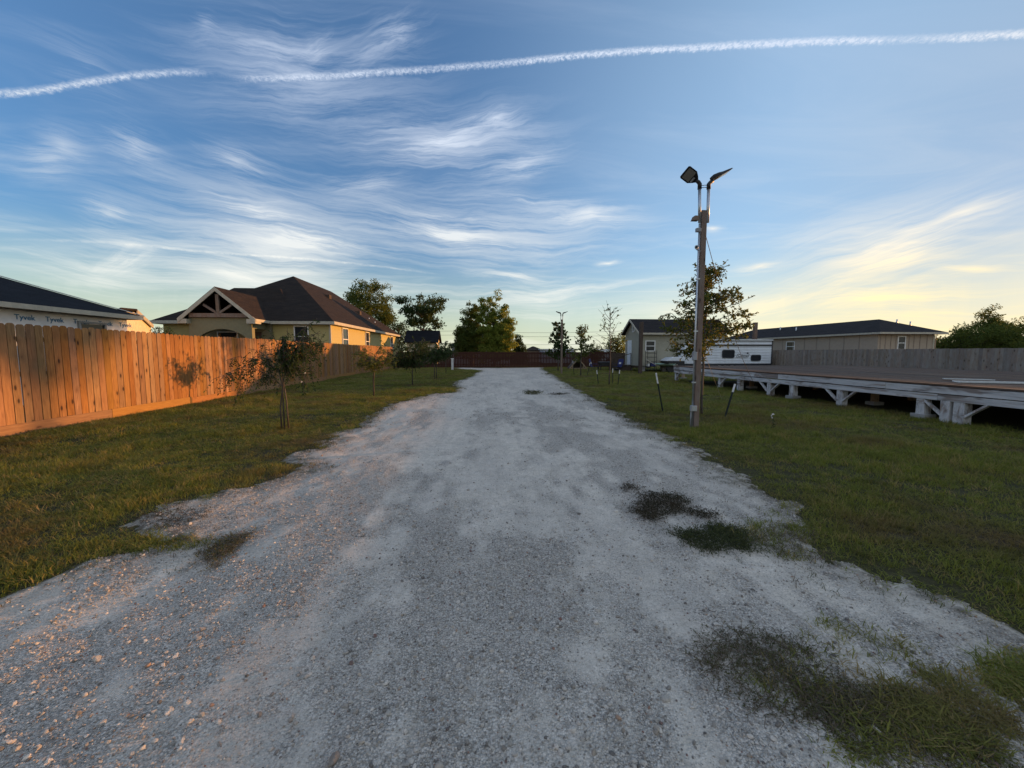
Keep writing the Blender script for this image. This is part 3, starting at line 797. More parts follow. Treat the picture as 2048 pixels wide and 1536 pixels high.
FX = -8.5
f = thing('wooden_fence', 'tall orange cedar privacy fence with dog-eared pickets along the left lawn', 'fence', (FX, 20, 0))
pm = [picket_mesh('picket', 0.131 + 0.003 * (k % 3), 1.83, 0.017, 0.036, 'new_cedar', k) for k in range(8)]
rr = random.Random(3)
yy = 2.2; k = 0
while yy < 37.4:
    W_ = 0.141
    z0 = 0.185 + 0.012 * math.sin(yy * 0.9) + rr.uniform(-.008, .008)
    part_at(pm[rr.randrange(8)], 'picket', f, (FX + rr.uniform(-.004, .004), yy, z0), (rr.uniform(-.003, .003), rr.uniform(-.002, .002), PI / 2 + rr.uniform(-.03, .03) + (PI if rr.random() < .5 else 0)), (1, 1, 1 + rr.uniform(-.006, .006)))
    yy += W_ + rr.choice((0.0, 0.002, 0.004, 0.007)); k += 1
y0 = 2.1
while y0 < 37.2:
    b = MB(); z_ = 0.012 * math.sin(y0 * 0.9); b.box(-0.02, 0.004, -0.05, 0.02, 2.436, 0.20)
    o = b.build('kick_board', 'cedar_board_along', None); o.parent = f; o.location = (0.012, y0 - 20, z_)
    y0 += 2.44
for zz in (0.45, 1.1, 1.75):
    y0 = 2.1
    while y0 < 37.2:
        b = MB(); b.box(-0.019, 0.004, -0.045, 0.019, 2.436, 0.045); o = b.build('rail', 'cedar_board_along', None); o.parent = f; o.location = (-0.032, y0 - 20, zz); y0 += 2.44
for i in range(15):
    b = MB(); b.box(-0.045, -0.045, -0.2, 0.045, 0.045, 1.95); o = b.build('fence_post', 'new_cedar', None); o.parent = f; o.location = (-0.10, 2.1 + i * 2.44 - 20, 0)

GX = 22.8
f = thing('grey_fence', 'weathered grey wooden fence standing behind the raised deck', 'fence', (GX, 20, 0))
pm = [picket_mesh('picket', 0.138, 1.74, 0.016, 0.012, 'grey_picket', 20 + k) for k in range(6)]
yy = 33.0
while yy > 0.5:
    part_at(pm[rr.randrange(6)], 'picket', f, (GX + rr.uniform(-.004, .004), yy, -0.05 + rr.uniform(-.008, .008)), (0, rr.uniform(-.005, .005), -PI / 2 + rr.uniform(-.02, .02)))
    yy -= 0.1415
for zz in (0.4, 1.0, 1.5):
    b = MB(); b.box(0.02, -19.6, zz - .045, 0.058, 13.1, zz + .045); local(b, 'rail', 'grey_picket', f)

f = thing('red_fence', 'dark red stained fence closing the far end of the drive', 'fence', (5, 38, 0))
b = MB(); xx = -8.30
while xx < 13.4:
    w_ = 0.132
    b.box(xx, 37.99 + rr.uniform(-.01, .01), 0.04, xx + w_, 38.01 + rr.uniform(-.01, .01) + .006, 1.56 + rr.uniform(-.02, .02)); xx += 0.152
o = b.build('picket_row', 'red_picket', f); o['kind'] = 'stuff'
for zz in (0.35, 0.95, 1.4):
    b = MB(); b.box(-8.3, 38.04, zz - .05, 13.4, 38.08, zz + .05); b.build('rail', 'red_picket', f)

f = thing('side_fence', 'short brown panel of fence between the porch steps and red fence', 'fence', (13, 35.2, 0))
b = MB(); xx = 11.9
while xx < 15.8: b.box(xx, 35.19 + rr.uniform(-.01, .01), 0.04, xx + .138, 35.215, 1.46 + rr.uniform(-.02, .02)); xx += 0.145
o = b.build('picket_row', 'dark_timber', f); o['kind'] = 'stuff'
for zz in (0.4, 1.2):
    b = MB(); b.box(11.9, 35.22, zz - .05, 15.9, 35.26, zz + .05); b.build('rail', 'dark_timber', f)

# ------------------------------------------------------------------ buildings
def slab(b, quad, t, uvo=(0, 0)):
    """roof plane with thickness; quad = eave-left, eave-right, ridge-right, ridge-left; shingle courses run along the eave"""
    q = [Vector(p) for p in quad]; n = (q[1] - q[0]).cross(q[-1] - q[0]).normalized()
    ex = (q[1] - q[0]).normalized(); ey = n.cross(ex)
    uv = [((p - q[0]).dot(ex) + uvo[0], (p - q[0]).dot(ey) + uvo[1]) for p in q]
    b.face(q, uv)
    lo = [p - n * t for p in q]
    b.face(list(reversed(lo)))
    for i in range(len(q)):
        j = (i + 1) % len(q); b.face([q[j], q[i], lo[i], lo[j]])
def hip(b, x0, x1, y0, y1, ze, zr, along='Y', inset=None, t=0.05):
    """hipped roof; ridge along one axis, hips starting inset from each end"""
    if along == 'Y':
        xm = (x0 + x1) / 2; i = inset if inset is not None else (x1 - x0) / 2
        A, B = (xm, y0 + i, zr), (xm, y1 - i, zr)
        slab(b, [(x1, y0, ze), (x1, y1, ze), B, A], t); slab(b, [(x0, y1, ze), (x0, y0, ze), A, B], t, (3, 0))
        slab(b, [(x0, y0, ze), (x1, y0, ze), A], t, (5, 0)); slab(b, [(x1, y1, ze), (x0, y1, ze), B], t, (7, 0))
    else:
        ym = (y0 + y1) / 2; i = inset if inset is not None else (y1 - y0) / 2
        A, B = (x0 + i, ym, zr), (x1 - i, ym, zr)
        slab(b, [(x0, y0, ze), (x1, y0, ze), B, A], t); slab(b, [(x1, y1, ze), (x0, y1, ze), A, B], t, (3, 0))
        slab(b, [(x0, y1, ze), (x0, y0, ze), A], t, (5, 0)); slab(b, [(x1, y0, ze), (x1, y1, ze), B], t, (7, 0))
def lap(b, p, q, z0, z1, out, step=0.17, d=0.018):
    """lapped boards on a wall running from p to q"""
    p = Vector((*p, 0)); q = Vector((*q, 0)); o = Vector((*out, 0)); z = z0
    while z < z1 - 1e-4:
        zt = min(z + step, z1)
        a0 = p + o * d + Vector((0, 0, z)); a1 = q + o * d + Vector((0, 0, z)); t0 = p + o * .003 + Vector((0, 0, zt)); t1 = q + o * .003 + Vector((0, 0, zt))
        b.face([a0, a1, t1, t0]); b.face([p + Vector((0, 0, z)), q + Vector((0, 0, z)), a1, a0]); z = zt
def eave_trim(x0, x1, y0, y1, z, h, parent, mat, w_=0.05):
    """fascia boards and the soffit under a hipped roof's edge"""
    b = MB()
    b.box(x0 - w_, y0 - w_, z - h, x1 + w_, y0, z); b.box(x0 - w_, y1, z - h, x1 + w_, y1 + w_, z)
    b.box(x0 - w_, y0, z - h, x0, y1, z); b.box(x1, y0, z - h, x1 + w_, y1, z)
    b.build('fascia', mat, parent)
    b = MB(); b.box(x0 + .002, y0 + .002, z - h + .02, x1 - .002, y1 - .002, z - h + .05); b.build('soffit', mat, parent)
def window(parent, c, wdt, hgt, face, frame='white_paint', rails=1, depth=0.06, fw=0.06):
    """face: 'x+', 'x-', 'y-'; c = centre of the opening on the wall surface"""
    ang = {'y-': 0, 'x+': PI / 2, 'x-': -PI / 2}[face]
    M = Matrix.Translation(Vector(c)) @ rotz(ang)
    b = MB(); h, v = wdt / 2, hgt / 2; d = -depth
    b.box(-h - fw, d, -v - fw, -h, 0.02, v + fw, M); b.box(h, d, -v - fw, h + fw, 0.02, v + fw, M)
    b.box(-h, d, v, h, 0.02, v + fw, M); b.box(-h, d - .015, -v - fw, h, 0.02, -v, M)
    for i in range(rails):
        z = -v + hgt * (i + 1) / (rails + 1); b.box(-h, d + .01, z - .025, h, 0.02, z + .025, M)
    fr = b.build('window', frame, parent)
    for i in range(rails + 1):
        za = -v + hgt * i / (rails + 1) + .025; zb = -v + hgt * (i + 1) / (rails + 1) - .025
        b = MB(); b.box(-h + .002, -0.012, za, h - .002, 0.012, zb, M); sub(b, 'pane', 'window_glass', fr)
    return fr
def pipe(parent, x, y, z, h, r=0.045, mat='white_metal', name='vent_pipe'):
    b = MB(); b.tube([(x, y, z - .25), (x, y, z + h)], r, 8); b.tube([(x, y, z + h * .25), (x, y, z + h * .3)], r * 1.8, 8); b.build(name, mat, parent, smooth=True)

# --- the big yellow house behind the orange fence
h = thing('yellow_house', 'yellow sided house with brown hipped roof and gabled timber porch behind the orange fence', 'house', (-16, 32, 0))
X0, X1, Y0, Y1, ZE = -21.4, -10.5, 27.8, 49.6, 3.62
b = MB(); b.box(X0 + .02, Y0 + .02, 0, X1 - .02, Y1, ZE - .1)
lap(b, (X1 - .02, Y0), (X1 - .02, Y1), 0.3, 3.49, (1, 0), 0.19); lap(b, (-14.4, Y0 + .02), (X1, Y0 + .02), 0.3, 3.49, (0, -1), 0.19)
b.build('wall', 'yellow_siding', h)
b = MB(); b.box(X1 - .09, Y0 - .03, 0.2, X1 + .03, Y0 + .09, 3.47); b.box(X1 - .02, Y1 - .1, 0.2, X1 + .035, Y1, 3.47); b.build('corner_board', 'trim_paint', h)
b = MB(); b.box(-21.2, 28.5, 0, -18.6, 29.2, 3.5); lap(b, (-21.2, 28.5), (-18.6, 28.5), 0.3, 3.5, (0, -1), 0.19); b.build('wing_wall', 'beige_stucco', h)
b = MB(); hip(b, X0 - .4, X1 + .4, Y0 - .4, Y1 + .4, ZE, 7.95, inset=7.2); b.build('roof', 'brown_shingle', h)
eave_trim(X0 - .4, X1 + .4, Y0 - .4, Y1 + .4, ZE - .004, 0.20, h, 'trim_paint')
b = MB(); hip(b, -21.6, -13.0, 28.05, 35.2, 3.63, 6.45, 'X', 2.6); b.build('wing_roof', 'brown_shingle', h)
b = MB(); b.box(-21.65, 28.0, 3.43, -18.5, 28.045, 3.62); b.box(-21.65, 28.05, 3.43, -21.6, 35, 3.62); b.build('wing_fascia', 'trim_paint', h)
# porch
PX0, PX1, PY, PR = -18.95, -14.3, 26.05, -16.6
b = MB()
slab(b, [(PX1, PY - .35, 3.64), (PX1, 32.0, 3.64), (PR, 32.0, 5.60), (PR, PY - .35, 5.60)], .05); slab(b, [(PX0, 32.0, 3.64), (PX0, PY - .35, 3.64), (PR, PY - .35, 5.60), (PR, 32.0, 5.60)], .05)
b.build('porch_roof', 'brown_shingle', h)
b = MB()
for s_ in (-1, 1):
    xe = PR + s_ * 2.325; pts = [(xe, PY - .36, 3.62), (PR, PY - .36, 5.58), (PR, PY - .36, 5.32), (xe - s_ * .02, PY - .36, 3.36)]
    b.prism(pts if s_ > 0 else list(reversed(pts)), (0, .06, 0))
    b.box(min(xe, xe - s_ * .55), PY - .34, 3.32, max(xe, xe - s_ * .55), PY + .3, 3.60)
b.box(PX1 - .01, PY - .3, 3.45, PX1 + .05, 27.38, 3.62)
b.build('rake_board', 'trim_paint', h)
def timber(p, q, w_=.2, n='truss_beam'):
    b = MB(); b.beam(p, q, .14, w_); b.build(n, 'pole_timber', h)
TY = PY - .12
timber((PX0 + .62, TY, 3.84), (PX1 - .58, TY, 3.84), .25); timber((PR, TY, 3.97), (PR, TY, 5.15), .19, 'king_post')
timber((PR - .1, TY, 4.0), (PR - .85, TY, 4.5), .13, 'brace'); timber((PR + .1, TY, 4.0), (PR + .85, TY, 4.5), .13, 'brace')
b = MB()                                                                  # stucco front with a flat arch
arch = []
ax0, ax1 = -17.9, -15.15
for i in range(13):
    t_ = i / 12; arch.append((ax0 + (ax1 - ax0) * t_, PY, 2.50 + 0.50 * math.sin(PI * t_) ** 0.8))
for i in range(12):
    a_, c_ = arch[i], arch[i + 1]; b.prism([a_, c_, (c_[0], PY, 3.70), (a_[0], PY, 3.70)], (0, .3, 0))
b.box(PX0 + .45, PY, 0, ax0, PY + .3, 3.70); b.box(ax1, PY, 0, PX1 - .4, PY + .3, 3.70)
b.box(PX1 - .72, PY + .3, 3.05, PX1 - .42, Y0, 3.56)
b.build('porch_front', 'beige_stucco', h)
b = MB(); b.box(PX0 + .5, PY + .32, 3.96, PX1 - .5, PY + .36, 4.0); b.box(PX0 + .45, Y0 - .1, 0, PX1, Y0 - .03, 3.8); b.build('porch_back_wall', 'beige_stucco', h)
window(h, (-17.2, Y0 - .12, 2.1), 1.2, 1.5, 'y-'); window(h, (xof(605, Y0), Y0 - .02, 2.6), 0.85, 1.35, 'y-')
b = MB(); b.box(-15.9, Y0 - .16, 0.2, -15.0, Y0 - .1, 2.9); b.build('front_door', 'dark_timber', h)
for px_, w_ in ((690, 1.1), (734, 0.95), (783, 1.0)): window(h, (X1 + .005, at_x(px_, 680, X1).y, 2.50), w_, 1.6, 'x+')
pipe(h, -12.1, at_x(738, 630, -12.1).y, 4.85, .35); pipe(h, -11.6, at_x(750, 645, -11.6).y, 4.5, .35)
def roofvent(x, y):
    z = ZE + (X1 + .4 - x) * (4.33 / 5.85); b = MB(); b.box(x - .25, y - .25, z - .15, x + .25, y + .25, z + .2); b.build('roof_vent', 'dark_timber', h)
roofvent(-14.0, at_x(655, 591, -14.0).y); roofvent(-12.6, at_x(716, 618, -12.6).y)

def text_object(cu):
    tmp = bpy.data.objects.new('wordmark_curve', cu); COL.objects.link(tmp)
    dg = bpy.context.evaluated_depsgraph_get(); me = bpy.data.meshes.new_from_object(tmp.evaluated_get(dg)); bpy.data.objects.remove(tmp)
    o = bpy.data.objects.new('wordmark', me); COL.objects.link(o); return o
# --- house under construction wrapped in white sheeting, left edge
h = thing('unfinished_house', 'unfinished house wrapped in white sheeting with black roof at the left edge', 'house', (-17, 6, 0))
b = MB(); b.box(-22.5, -3, 0, -13.0, 15.3, 2.70); b.build('wall', 'house_wrap', h)
b = MB(); hip(b, -22.95, -12.55, -3.4, 15.4, 2.84, 5.15, t=.04); b.build('roof', 'black_shingle', h)
eave_trim(-22.95, -12.55, -3.4, 15.4, 2.836, 0.14, h, 'trim_paint', .03)
b = MB()
for a_, c_ in (((-12.5, 15.45, 2.845), (-17.75, 10.2, 5.18)), ((-12.5, -3.4, 2.845), (-17.75, 1.8, 5.18)), ((-17.75, 10.2, 5.18), (-17.75, 1.8, 5.18))):
    b.beam(a_, c_, .12, .02)
b.build('hip_flashing', 'white_metal', h)
window(h, (-12.995, at_x(183, 650, -13).y, at_x(183, 645, -13).z - .62), 0.8, 1.15, 'x+', 'grey_plastic')
y29 = at_x(29, 638, -12.99)
for row in (0, -1):
    for px_ in (29, 91, 146, 196, 237):
        q_ = at_x(px_, 638, -12.99)
        if row < 0 and 130 < px_ < 200: continue
        cu = bpy.data.curves.new('wordmark', 'FONT'); cu.body = 'Tyvek'; cu.size = 0.205; cu.extrude = 0.001; cu.offset = .003; cu.materials.append(MATS['wordmark_blue']); cu.align_x = 'LEFT'
        o = text_object(cu); o.rotation_euler = (PI / 2, 0, PI / 2); o.parent = h
        o.location = Vector((-12.990, q_.y, y29.z + row * .75)) - h.location

# --- pale yellow gabled house further back
h = thing('pale_house', 'small pale yellow gable end beyond the unfinished house', 'house', (-20, 22, 0))
pa, pb, pc = Vector((xof(250, 20.5), 20.5, 0)), Vector((xof(281, 22.6), 22.6, 0)), Vector((xof(306, 24.3), 24.3, 0))
za, zb_, zc_ = at_y(250, 623, 20.5).z, at_y(281, 625, 22.6).z, at_y(306, 645, 24.3).z; back = Vector((-3.4, 3.0, 0))
def up_(p, z): return Vector((p.x, p.y, z))
b = MB(); b.prism([pa, pc, up_(pc, zc_), up_(pb, zb_), up_(pa, za)], back); b.build('wall', 'pale_wall', h)
o_ = Vector((.25, -.32, 0)); b = MB(); e_ = (pc - pb).normalized() * .35
slab(b, [up_(pc + o_ + e_, zc_ - .10), up_(pc + back + e_, zc_ - .10), up_(pb + back, zb_ + .16), up_(pb + o_, zb_ + .16)], .10); slab(b, [up_(pb + o_, zb_ + .16), up_(pb + back, zb_ + .16), up_(pa + back, za + .16), up_(pa + o_, za + .16)], .10); b.build('roof', 'brown_shingle', h)
b = MB(); b.beam(up_(pc + o_ * 1.05 + e_, zc_ - .24), up_(pb + o_ * 1.05, zb_ + .02), .05, .2); b.build('rake_board', 'trim_paint', h)

# --- the small sage house on piers
h = thing('small_sage_house', 'small sage green house on block piers with a grey gable roof', 'house', (15, 30.6, 0))
SX0, SX1, SY0, SY1, SZ0, SZ1 = 12.2, 19.1, 29.0, 32.3, 0.46, 3.18
b = MB(); b.box(SX0 + .02, SY0 + .02, SZ0, SX1 - .02, SY1 - .02, SZ1)
lap(b, (SX0, SY0 + .02), (SX1, SY0 + .02), SZ0, SZ1 - .14, (0, -1), 0.15, .016); 
z = SZ0
while z < 4.05:
    zt = min(z + .15, 4.06); wa = 1.65 * min(1, max(0, (4.12 - z) / .98)) ; wt = 1.65 * min(1, max(0, (4.12 - zt) / .98)); ym = 30.65
    b.face([(SX0 + .002, ym + wa, z), (SX0 + .002, ym - wa, z), (SX0 + .016, ym - wt, zt), (SX0 + .016, ym + wt, zt)]); b.face([(SX0 + .02, ym + wa, z), (SX0 + .02, ym - wa, z), (SX0 + .002, ym - wa, z), (SX0 + .002, ym + wa, z)]); z = zt
b.build('wall', 'sage_siding', h)
b = MB(); b.box(SX0 - .02, SY0 - .012, SZ0 - .02, SX0 + .10, SY0 + .08, SZ1); b.box(SX1 - .10, SY0 - .012, SZ0, SX1 + .02, SY0 + .08, SZ1); b.box(SX0 + .102, SY0 - .01, SZ1 - .14, SX1 - .102, SY0 + .02, SZ1 - .005); b.build('corner_board', 'sage_siding', h)
b = MB(); slab(b, [(SX0 - .3, SY0 - .35, 3.00), (SX1 + .3, SY0 - .35, 3.00), (SX1 + .3, 30.65, 4.2), (SX0 - .3, 30.65, 4.2)], .05); slab(b, [(SX1 + .3, SY1 + .35, 3.0), (SX0 - .3, SY1 + .35, 3.0), (SX0 - .3, 30.65, 4.2), (SX1 + .3, 30.65, 4.2)], .05)
b.build('roof', 'grey_shingle', h)
b = MB(); b.box(SX0 - .3, SY0 - .39, 2.86, SX1 + .3, SY0 - .352, 3.0)
for xx in (SX0 - .335, SX1 + .302):
    for s_ in (-1, 1): b.prism([(xx, 30.65 + s_ * 2.02, 2.84), (xx, 30.65 + s_ * 2.02, 3.0), (xx, 30.65, 4.2), (xx, 30.65, 4.03)][::s_], (.03, 0, 0))
b.build('fascia', 'trim_paint', h)
window(h, (xof(1300, SY0), SY0, at_y(1300, 692, SY0).z), 0.66, 0.72, 'y-', depth=.04)
window(h, (SX0 - .0, 30.5, 3.45), 0.28, 0.5, 'x-', rails=0)
b = MB(); b.box(SX0 - .03, 30.85, .5, SX0 + .01, 31.7, 2.5); b.build('door', 'door_white', h)
b = MB(); b.tube([(SX0 - .07, 31.6, 1.5), (SX0 - .03, 31.6, 1.5)], .03); b.build('door_handle', 'galvanised', h)
for px_, y_ in ((12.45, 29.2), (14.3, 29.3), (16.4, 29.3), (18.6, 29.3), (12.5, 31.9), (15.4, 31.9), (18.6, 31.9)):
    p_ = MB()
    for i in range(2): p_.box(px_ - .2, y_ - .1, -.03 + i * .235, px_ + .2, y_ + .1, .2 + i * .235); 
    p_.build('block_pier', 'concrete', h, bevel=.01)
# steps and handrail up to its door
s = thing('porch_steps', 'wooden steps with a dark handrail up to the sage house door', 'steps', (11.3, 31.3, 0))
for i in range(3):
    b = MB(); b.box(11.0 + i * .3, 30.8, .14 + i * .15, 11.3 + i * .3, 31.8, .18 + i * .15); b.build('tread', 'dark_timber', s)
for y_ in (30.75, 31.82):
    b = MB(); b.prism([(11.0, y_, 0), (12.16, y_, 0), (12.16, y_, .44), (11.95, y_, .44)], (0, .04, 0)); b.build('stringer', 'dark_timber', s)
for pts in ([(10.4, 30.72, .95), (12.1, 30.72, 1.42)], [(12.1, 30.72, 0), (12.1, 30.72, 1.45)], [(10.45, 30.72, 0), (10.45, 30.72, 1.0)]):
    b = MB(); b.tube(pts, .03, 6); b.build('handrail' if pts[0][2] > .5 else 'rail_post', 'dark_timber', s)

# --- long beige house beyond the grey fence
h = thing('beige_house', 'long low beige house with battened walls and dark roof beyond the grey fence', 'house', (28, 34, 0))
BX0, BX1, BY0, BY1, BZ = 27.86, 32.2, 25.3, 43.0, 2.80
b = MB(); b.box(BX0, BY0, 0, BX1, BY1, BZ); b.build('wall', 'beige_panel', h)
b = MB(); hip(b, BX0 - .35, BX1 + .45, BY0 - .45, BY1 + .4, 2.92, 4.02, inset=2.5, t=.04); b.build('roof', 'grey_shingle', h)
eave_trim(BX0 - .35, BX1 + .45, BY0 - .45, BY1 + .4, 2.916, .13, h, 'trim_paint', .03)
bat = MB(); bat.box(-.02, -.03, 0, 0, .03, 2.76); bm_ = bat.mesh('batten', 'beige_batten')
yk = BY0 + 1.35
while yk < BY1: part_at(bm_, 'batten', h, (BX0, yk, 0)); yk += 1.22
bat = MB(); bat.box(-.025, -.02, 0, .025, 0, 2.76); bm_ = bat.mesh('batten', 'beige_batten')
for xx in [xof(p_, BY0) for p_ in (1759, 1769, 1780, 1790, 1816, 1826, 1838, 1852, 1869)]: part_at(bm_, 'batten', h, (xx, BY0, 0))
window(h, (xof(1801, BY0), BY0, at_y(1801, 686, BY0).z), .50, .86, 'y-', depth=.04); q_ = at_x(1581, 693, BX0); window(h, (BX0, q_.y, q_.z), .85, .80, 'x-', depth=.04)
b = MB(); b.box(BX1 - .1, BY0 - .03, 0, BX1 + .03, BY0 + .05, 2.74); b.build('corner_board', 'trim_paint', h)
for (x, y) in ((xof(1789, 26.6), 26.6), (xof(1816, 26.2), 26.2), (28.9, at_x(1592, 665, 28.9).y), (29.4, at_x(1560, 668, 29.4).y)):
    zr = 2.92 + min(x - BX0 + .35, BX1 + .45 - x, y - BY0 + .45) * (1.10 / 2.55); pipe(h, x, y, zr, .28, .05)

# --- buildings showing over the red fence
h = thing('dark_roof_house', 'low white house with dark hipped roof behind the willow trees', 'house', (-1, 46, 0))
b = MB(); b.box(xof(903, 44.5), 44.5, 0, 3.2, 50, 2.25); b.build('wall', 'blue_grey_wall', h)
b = MB(); hip(b, xof(897, 44), 4.0, 44.0, 50.6, 2.3, 4.0, 'X'); b.build('roof', 'black_shingle', h)
window(h, (xof(922, 44.5), 44.5, 1.75), .8, .6, 'y-', 'white_paint', 0); window(h, (xof(944, 44.5), 44.5, 1.75), .7, .6, 'y-', 'white_paint', 0)
h = thing('brown_hip_house', 'low far house with brown hipped roof between conifer and lamp pole', 'house', (8, 62, 0))
b = MB(); b.box(xof(1057, 60), 60, 0, xof(1085, 60), 65, 1.85); b.build('wall', 'beige_panel', h)
b = MB(); hip(b, xof(1054, 59.6), xof(1088, 59.6), 59.6, 65.4, 1.85, 2.5, 'X', 1.2); b.build('roof', 'brown_shingle', h)
h = thing('white_shed', 'white flat-roofed building showing over the red fence behind the lamp pole', 'shed', (11, 56, 0))
b = MB(); b.box(8.9, 55, 0, 13.2, 60, 1.9); b.build('wall', 'blue_grey_wall', h)
b = MB(); b.box(8.7, 54.8, 1.9, 13.4, 60.2, 2.02); b.build('roof', 'white_metal', h)
window(h, (9.6, 55, 1.55), .35, .4, 'y-', 'white_paint', 0); window(h, (10.4, 55, 1.55), .35, .4, 'y-', 'white_paint', 0)
h = thing('parked_trailer', 'white far-off trailer roof showing over the red fence by the sapling', 'trailer', (15, 52, 0))
b = MB(); b.prism([(14.9, 51, .4), (17.4, 51, .4), (17.4, 51, 1.75), (17.1, 51, 1.95), (15.6, 51, 1.9), (14.9, 51, 1.6)], (0, 2.2, 0)); b.build('body', 'camper_white', h, bevel=.05)
b = MB()
for x in (15.5, 16.9): b.tube([(x, 50.95, .35), (x, 51.15, .35)], .33, 14)
b.build('wheel', 'black_metal', h); window(h, (15.9, 51, 1.5), .7, .3, 'y-', 'camper_dark', 0, .02)
h = thing('gabled_barn', 'dark roofed outbuilding with a sunlit gable under the spreading tree', 'barn', (-8, 50, 0))
b = MB(); b.box(-9.3, 48.6, 0, -5.7, 52, 2.9); b.prism([(-5.7, 48.6, 2.9), (-5.7, 52, 2.9), (-5.7, 50.3, 4.1)][::-1], (-.2, 0, 0)); b.build('wall', 'pale_wall', h)
b = MB(); slab(b, [(-9.6, 48.2, 2.75), (-5.4, 48.2, 2.75), (-5.4, 50.3, 4.3), (-9.6, 50.3, 4.3)], .08); slab(b, [(-5.4, 52.4, 2.75), (-9.6, 52.4, 2.75), (-9.6, 50.3, 4.3), (-5.4, 50.3, 4.3)], .08); b.build('roof', 'black_shingle', h)

# ------------------------------------------------------------------ camper trailer
RX0, RX1, RY = 15.1, 22.35, 28.3
h = thing('camper_trailer', 'white ribbed camper trailer with dark stripe parked beyond the deck', 'camper', (18.7, 29.6, 0))
b = MB(); out = [(RX1, .62), (RX1, 2.42), (RX0 + .9, 2.42), (RX0 + .35, 2.1), (RX0, 1.5), (RX0 + .1, .62)]
b.prism([(x, RY, z) for x, z in out], (0, 2.3, 0)); b.build('body', 'camper_white', h)
b = MB(); z = .66
def front_x(z): return RX0 + (.1 * (1.5 - z) / .88 if z < 1.5 else .35 * (z - 1.5) / .6 if z < 2.1 else .35 + .55 * (z - 2.1) / .32)
while z < 2.40:
    if not 1.98 < z < 2.09:
        xa = front_x(z) + .03
        b.face([(xa, RY - .004, z + .100), (xa, RY - .045, z + .018), (RX1 - .06, RY - .045, z + .018), (RX1 - .06, RY - .004, z + .100)]); b.face([(xa, RY - .045, z + .018), (xa, RY + .012, z), (RX1 - .06, RY + .012, z), (RX1 - .06, RY - .045, z + .018)])
    z += .122
b.build('ribbed_siding', 'camper_white', h)
b = MB(); b.box(RX0 + .4, RY - .07, 1.99, RX1 - .05, RY - .004, 2.10); b.box(RX0 + .55, RY - .07, 2.36, RX1 - .02, RY - .004, 2.41); b.build('stripe', 'camper_dark', h)
b = MB(); b.box(RX1 - .05, RY - .035, .62, RX1 + .02, RY + .02, 2.42); b.box(RX0 + .1, RY - .02, .52, RX1, RY + .05, .64); b.build('dark_trim', 'camper_dark', h)
b = MB(); b.box(RX0 + .85, RY - .05, 2.42, RX1 + .04, RY + 2.35, 2.50); b.build('roof_cap', 'white_metal', h)
def roundrect(x0, x1, z0, z1, r, y):
    P_ = []
    for cx, cz, a0 in ((x1 - r, z1 - r, 0), (x0 + r, z1 - r, 90), (x0 + r, z0 + r, 180), (x1 - r, z0 + r, 270)):
        for i in range(5): a = R(a0 + i * 22.5); P_.append((cx + r * math.cos(a), y, cz + r * math.sin(a)))
    return P_
def campx(px): return at_y(px, 705, RY - .03).x
for (a_, c_, za, zb) in ((1444, 1469, 699.5, 716), (1502, 1522, 709.5, 722)):
    x0, x1 = campx(a_), campx(c_); z1 = at_y(1480, za, RY).z; z0 = at_y(1480, zb, RY).z
    b = MB(); b.prism(roundrect(x0, x1, z0, z1, .14, RY - .07), (0, .065, 0)); fr = b.build('window', 'camper_dark', h)
    b = MB(); b.prism(roundrect(x0 + .05, x1 - .05, z0 + .05, z1 - .05, .10, RY - .075), (0, .004, 0)); sub(b, 'pane', 'window_glass', fr)
lx0, lx1 = campx(1472.5), campx(1499); lz = at_y(1486, 711, RY).z
b = MB(); b.prism([(lx0, RY - .060, lz - .14), (lx1 - .12, RY - .060, lz - .14), (lx1, RY - .060, lz + .13), (lx0 + .12, RY - .060, lz + .13)], (0, .012, 0)); badge = b.build('badge', 'camper_dark', h)
b = MB(); b.prism([(lx0 + .035, RY - .064, lz - .115), (lx1 - .135, RY - .064, lz - .115), (lx1 - .045, RY - .064, lz + .105), (lx0 + .135, RY - .064, lz + .105)], (0, .004, 0)); sub(b, 'badge_face', 'camper_white', badge)
cu = bpy.data.curves.new('wordmark', 'FONT'); cu.body = 'Coleman'; cu.size = .235; cu.extrude = .001; cu.offset = .004; cu.shear = .25; cu.materials.append(MATS['camper_dark']); cu.align_x = 'CENTER'; cu.align_y = 'CENTER'
o = text_object(cu); o.rotation_euler = (PI / 2, 0, 0); o.location = ((lx0 + lx1) / 2, RY - .070, lz - .01); o.parent = badge
b = MB(); b.box(lx1 - .22, RY - .070, lz + .135, lx1 - .1, RY - .03, lz + .2); b.tube([(lx1 - .16, RY - .06, lz + .2), (lx1 - .16, RY - .06, lz + .24)], .03, 6); sub(b, 'lantern_mark', 'camper_dark', badge)
for x in (18.2, 19.2):
    b = MB(); b.tube([(x, RY + .05, .36), (x, RY + .28, .36)], .36, 18); wl = b.build('wheel', 'black_metal', h)
    b = MB(); b.tube([(x, RY + .03, .36), (x, RY + .06, .36)], .19, 14); sub(b, 'rim', 'galvanised', wl)
b = MB(); b.beam((RX0 + .3, RY + .5, .5), (RX0 - 1.1, RY + 1.15, .5), .1, .12); b.beam((RX0 + .3, RY + 1.8, .5), (RX0 - 1.1, RY + 1.15, .5), .1, .12); b.tube([(RX0 - .9, RY + 1.15, 0), (RX0 - .9, RY + 1.15, .7)], .04); b.build('hitch', 'black_metal', h)
b = MB()
for s_ in (0, .38): b.tube([(RX0 - .35, RY + .95 + s_, .55), (RX0 - .35, RY + .95 + s_, .85), (RX0 - .35, RY + .95 + s_, 1.0), (RX0 - .35, RY + .95 + s_, 1.05)], [.16, .16, .1, .03], 12)
b.build('gas_bottle', 'white_metal', h, smooth=True)

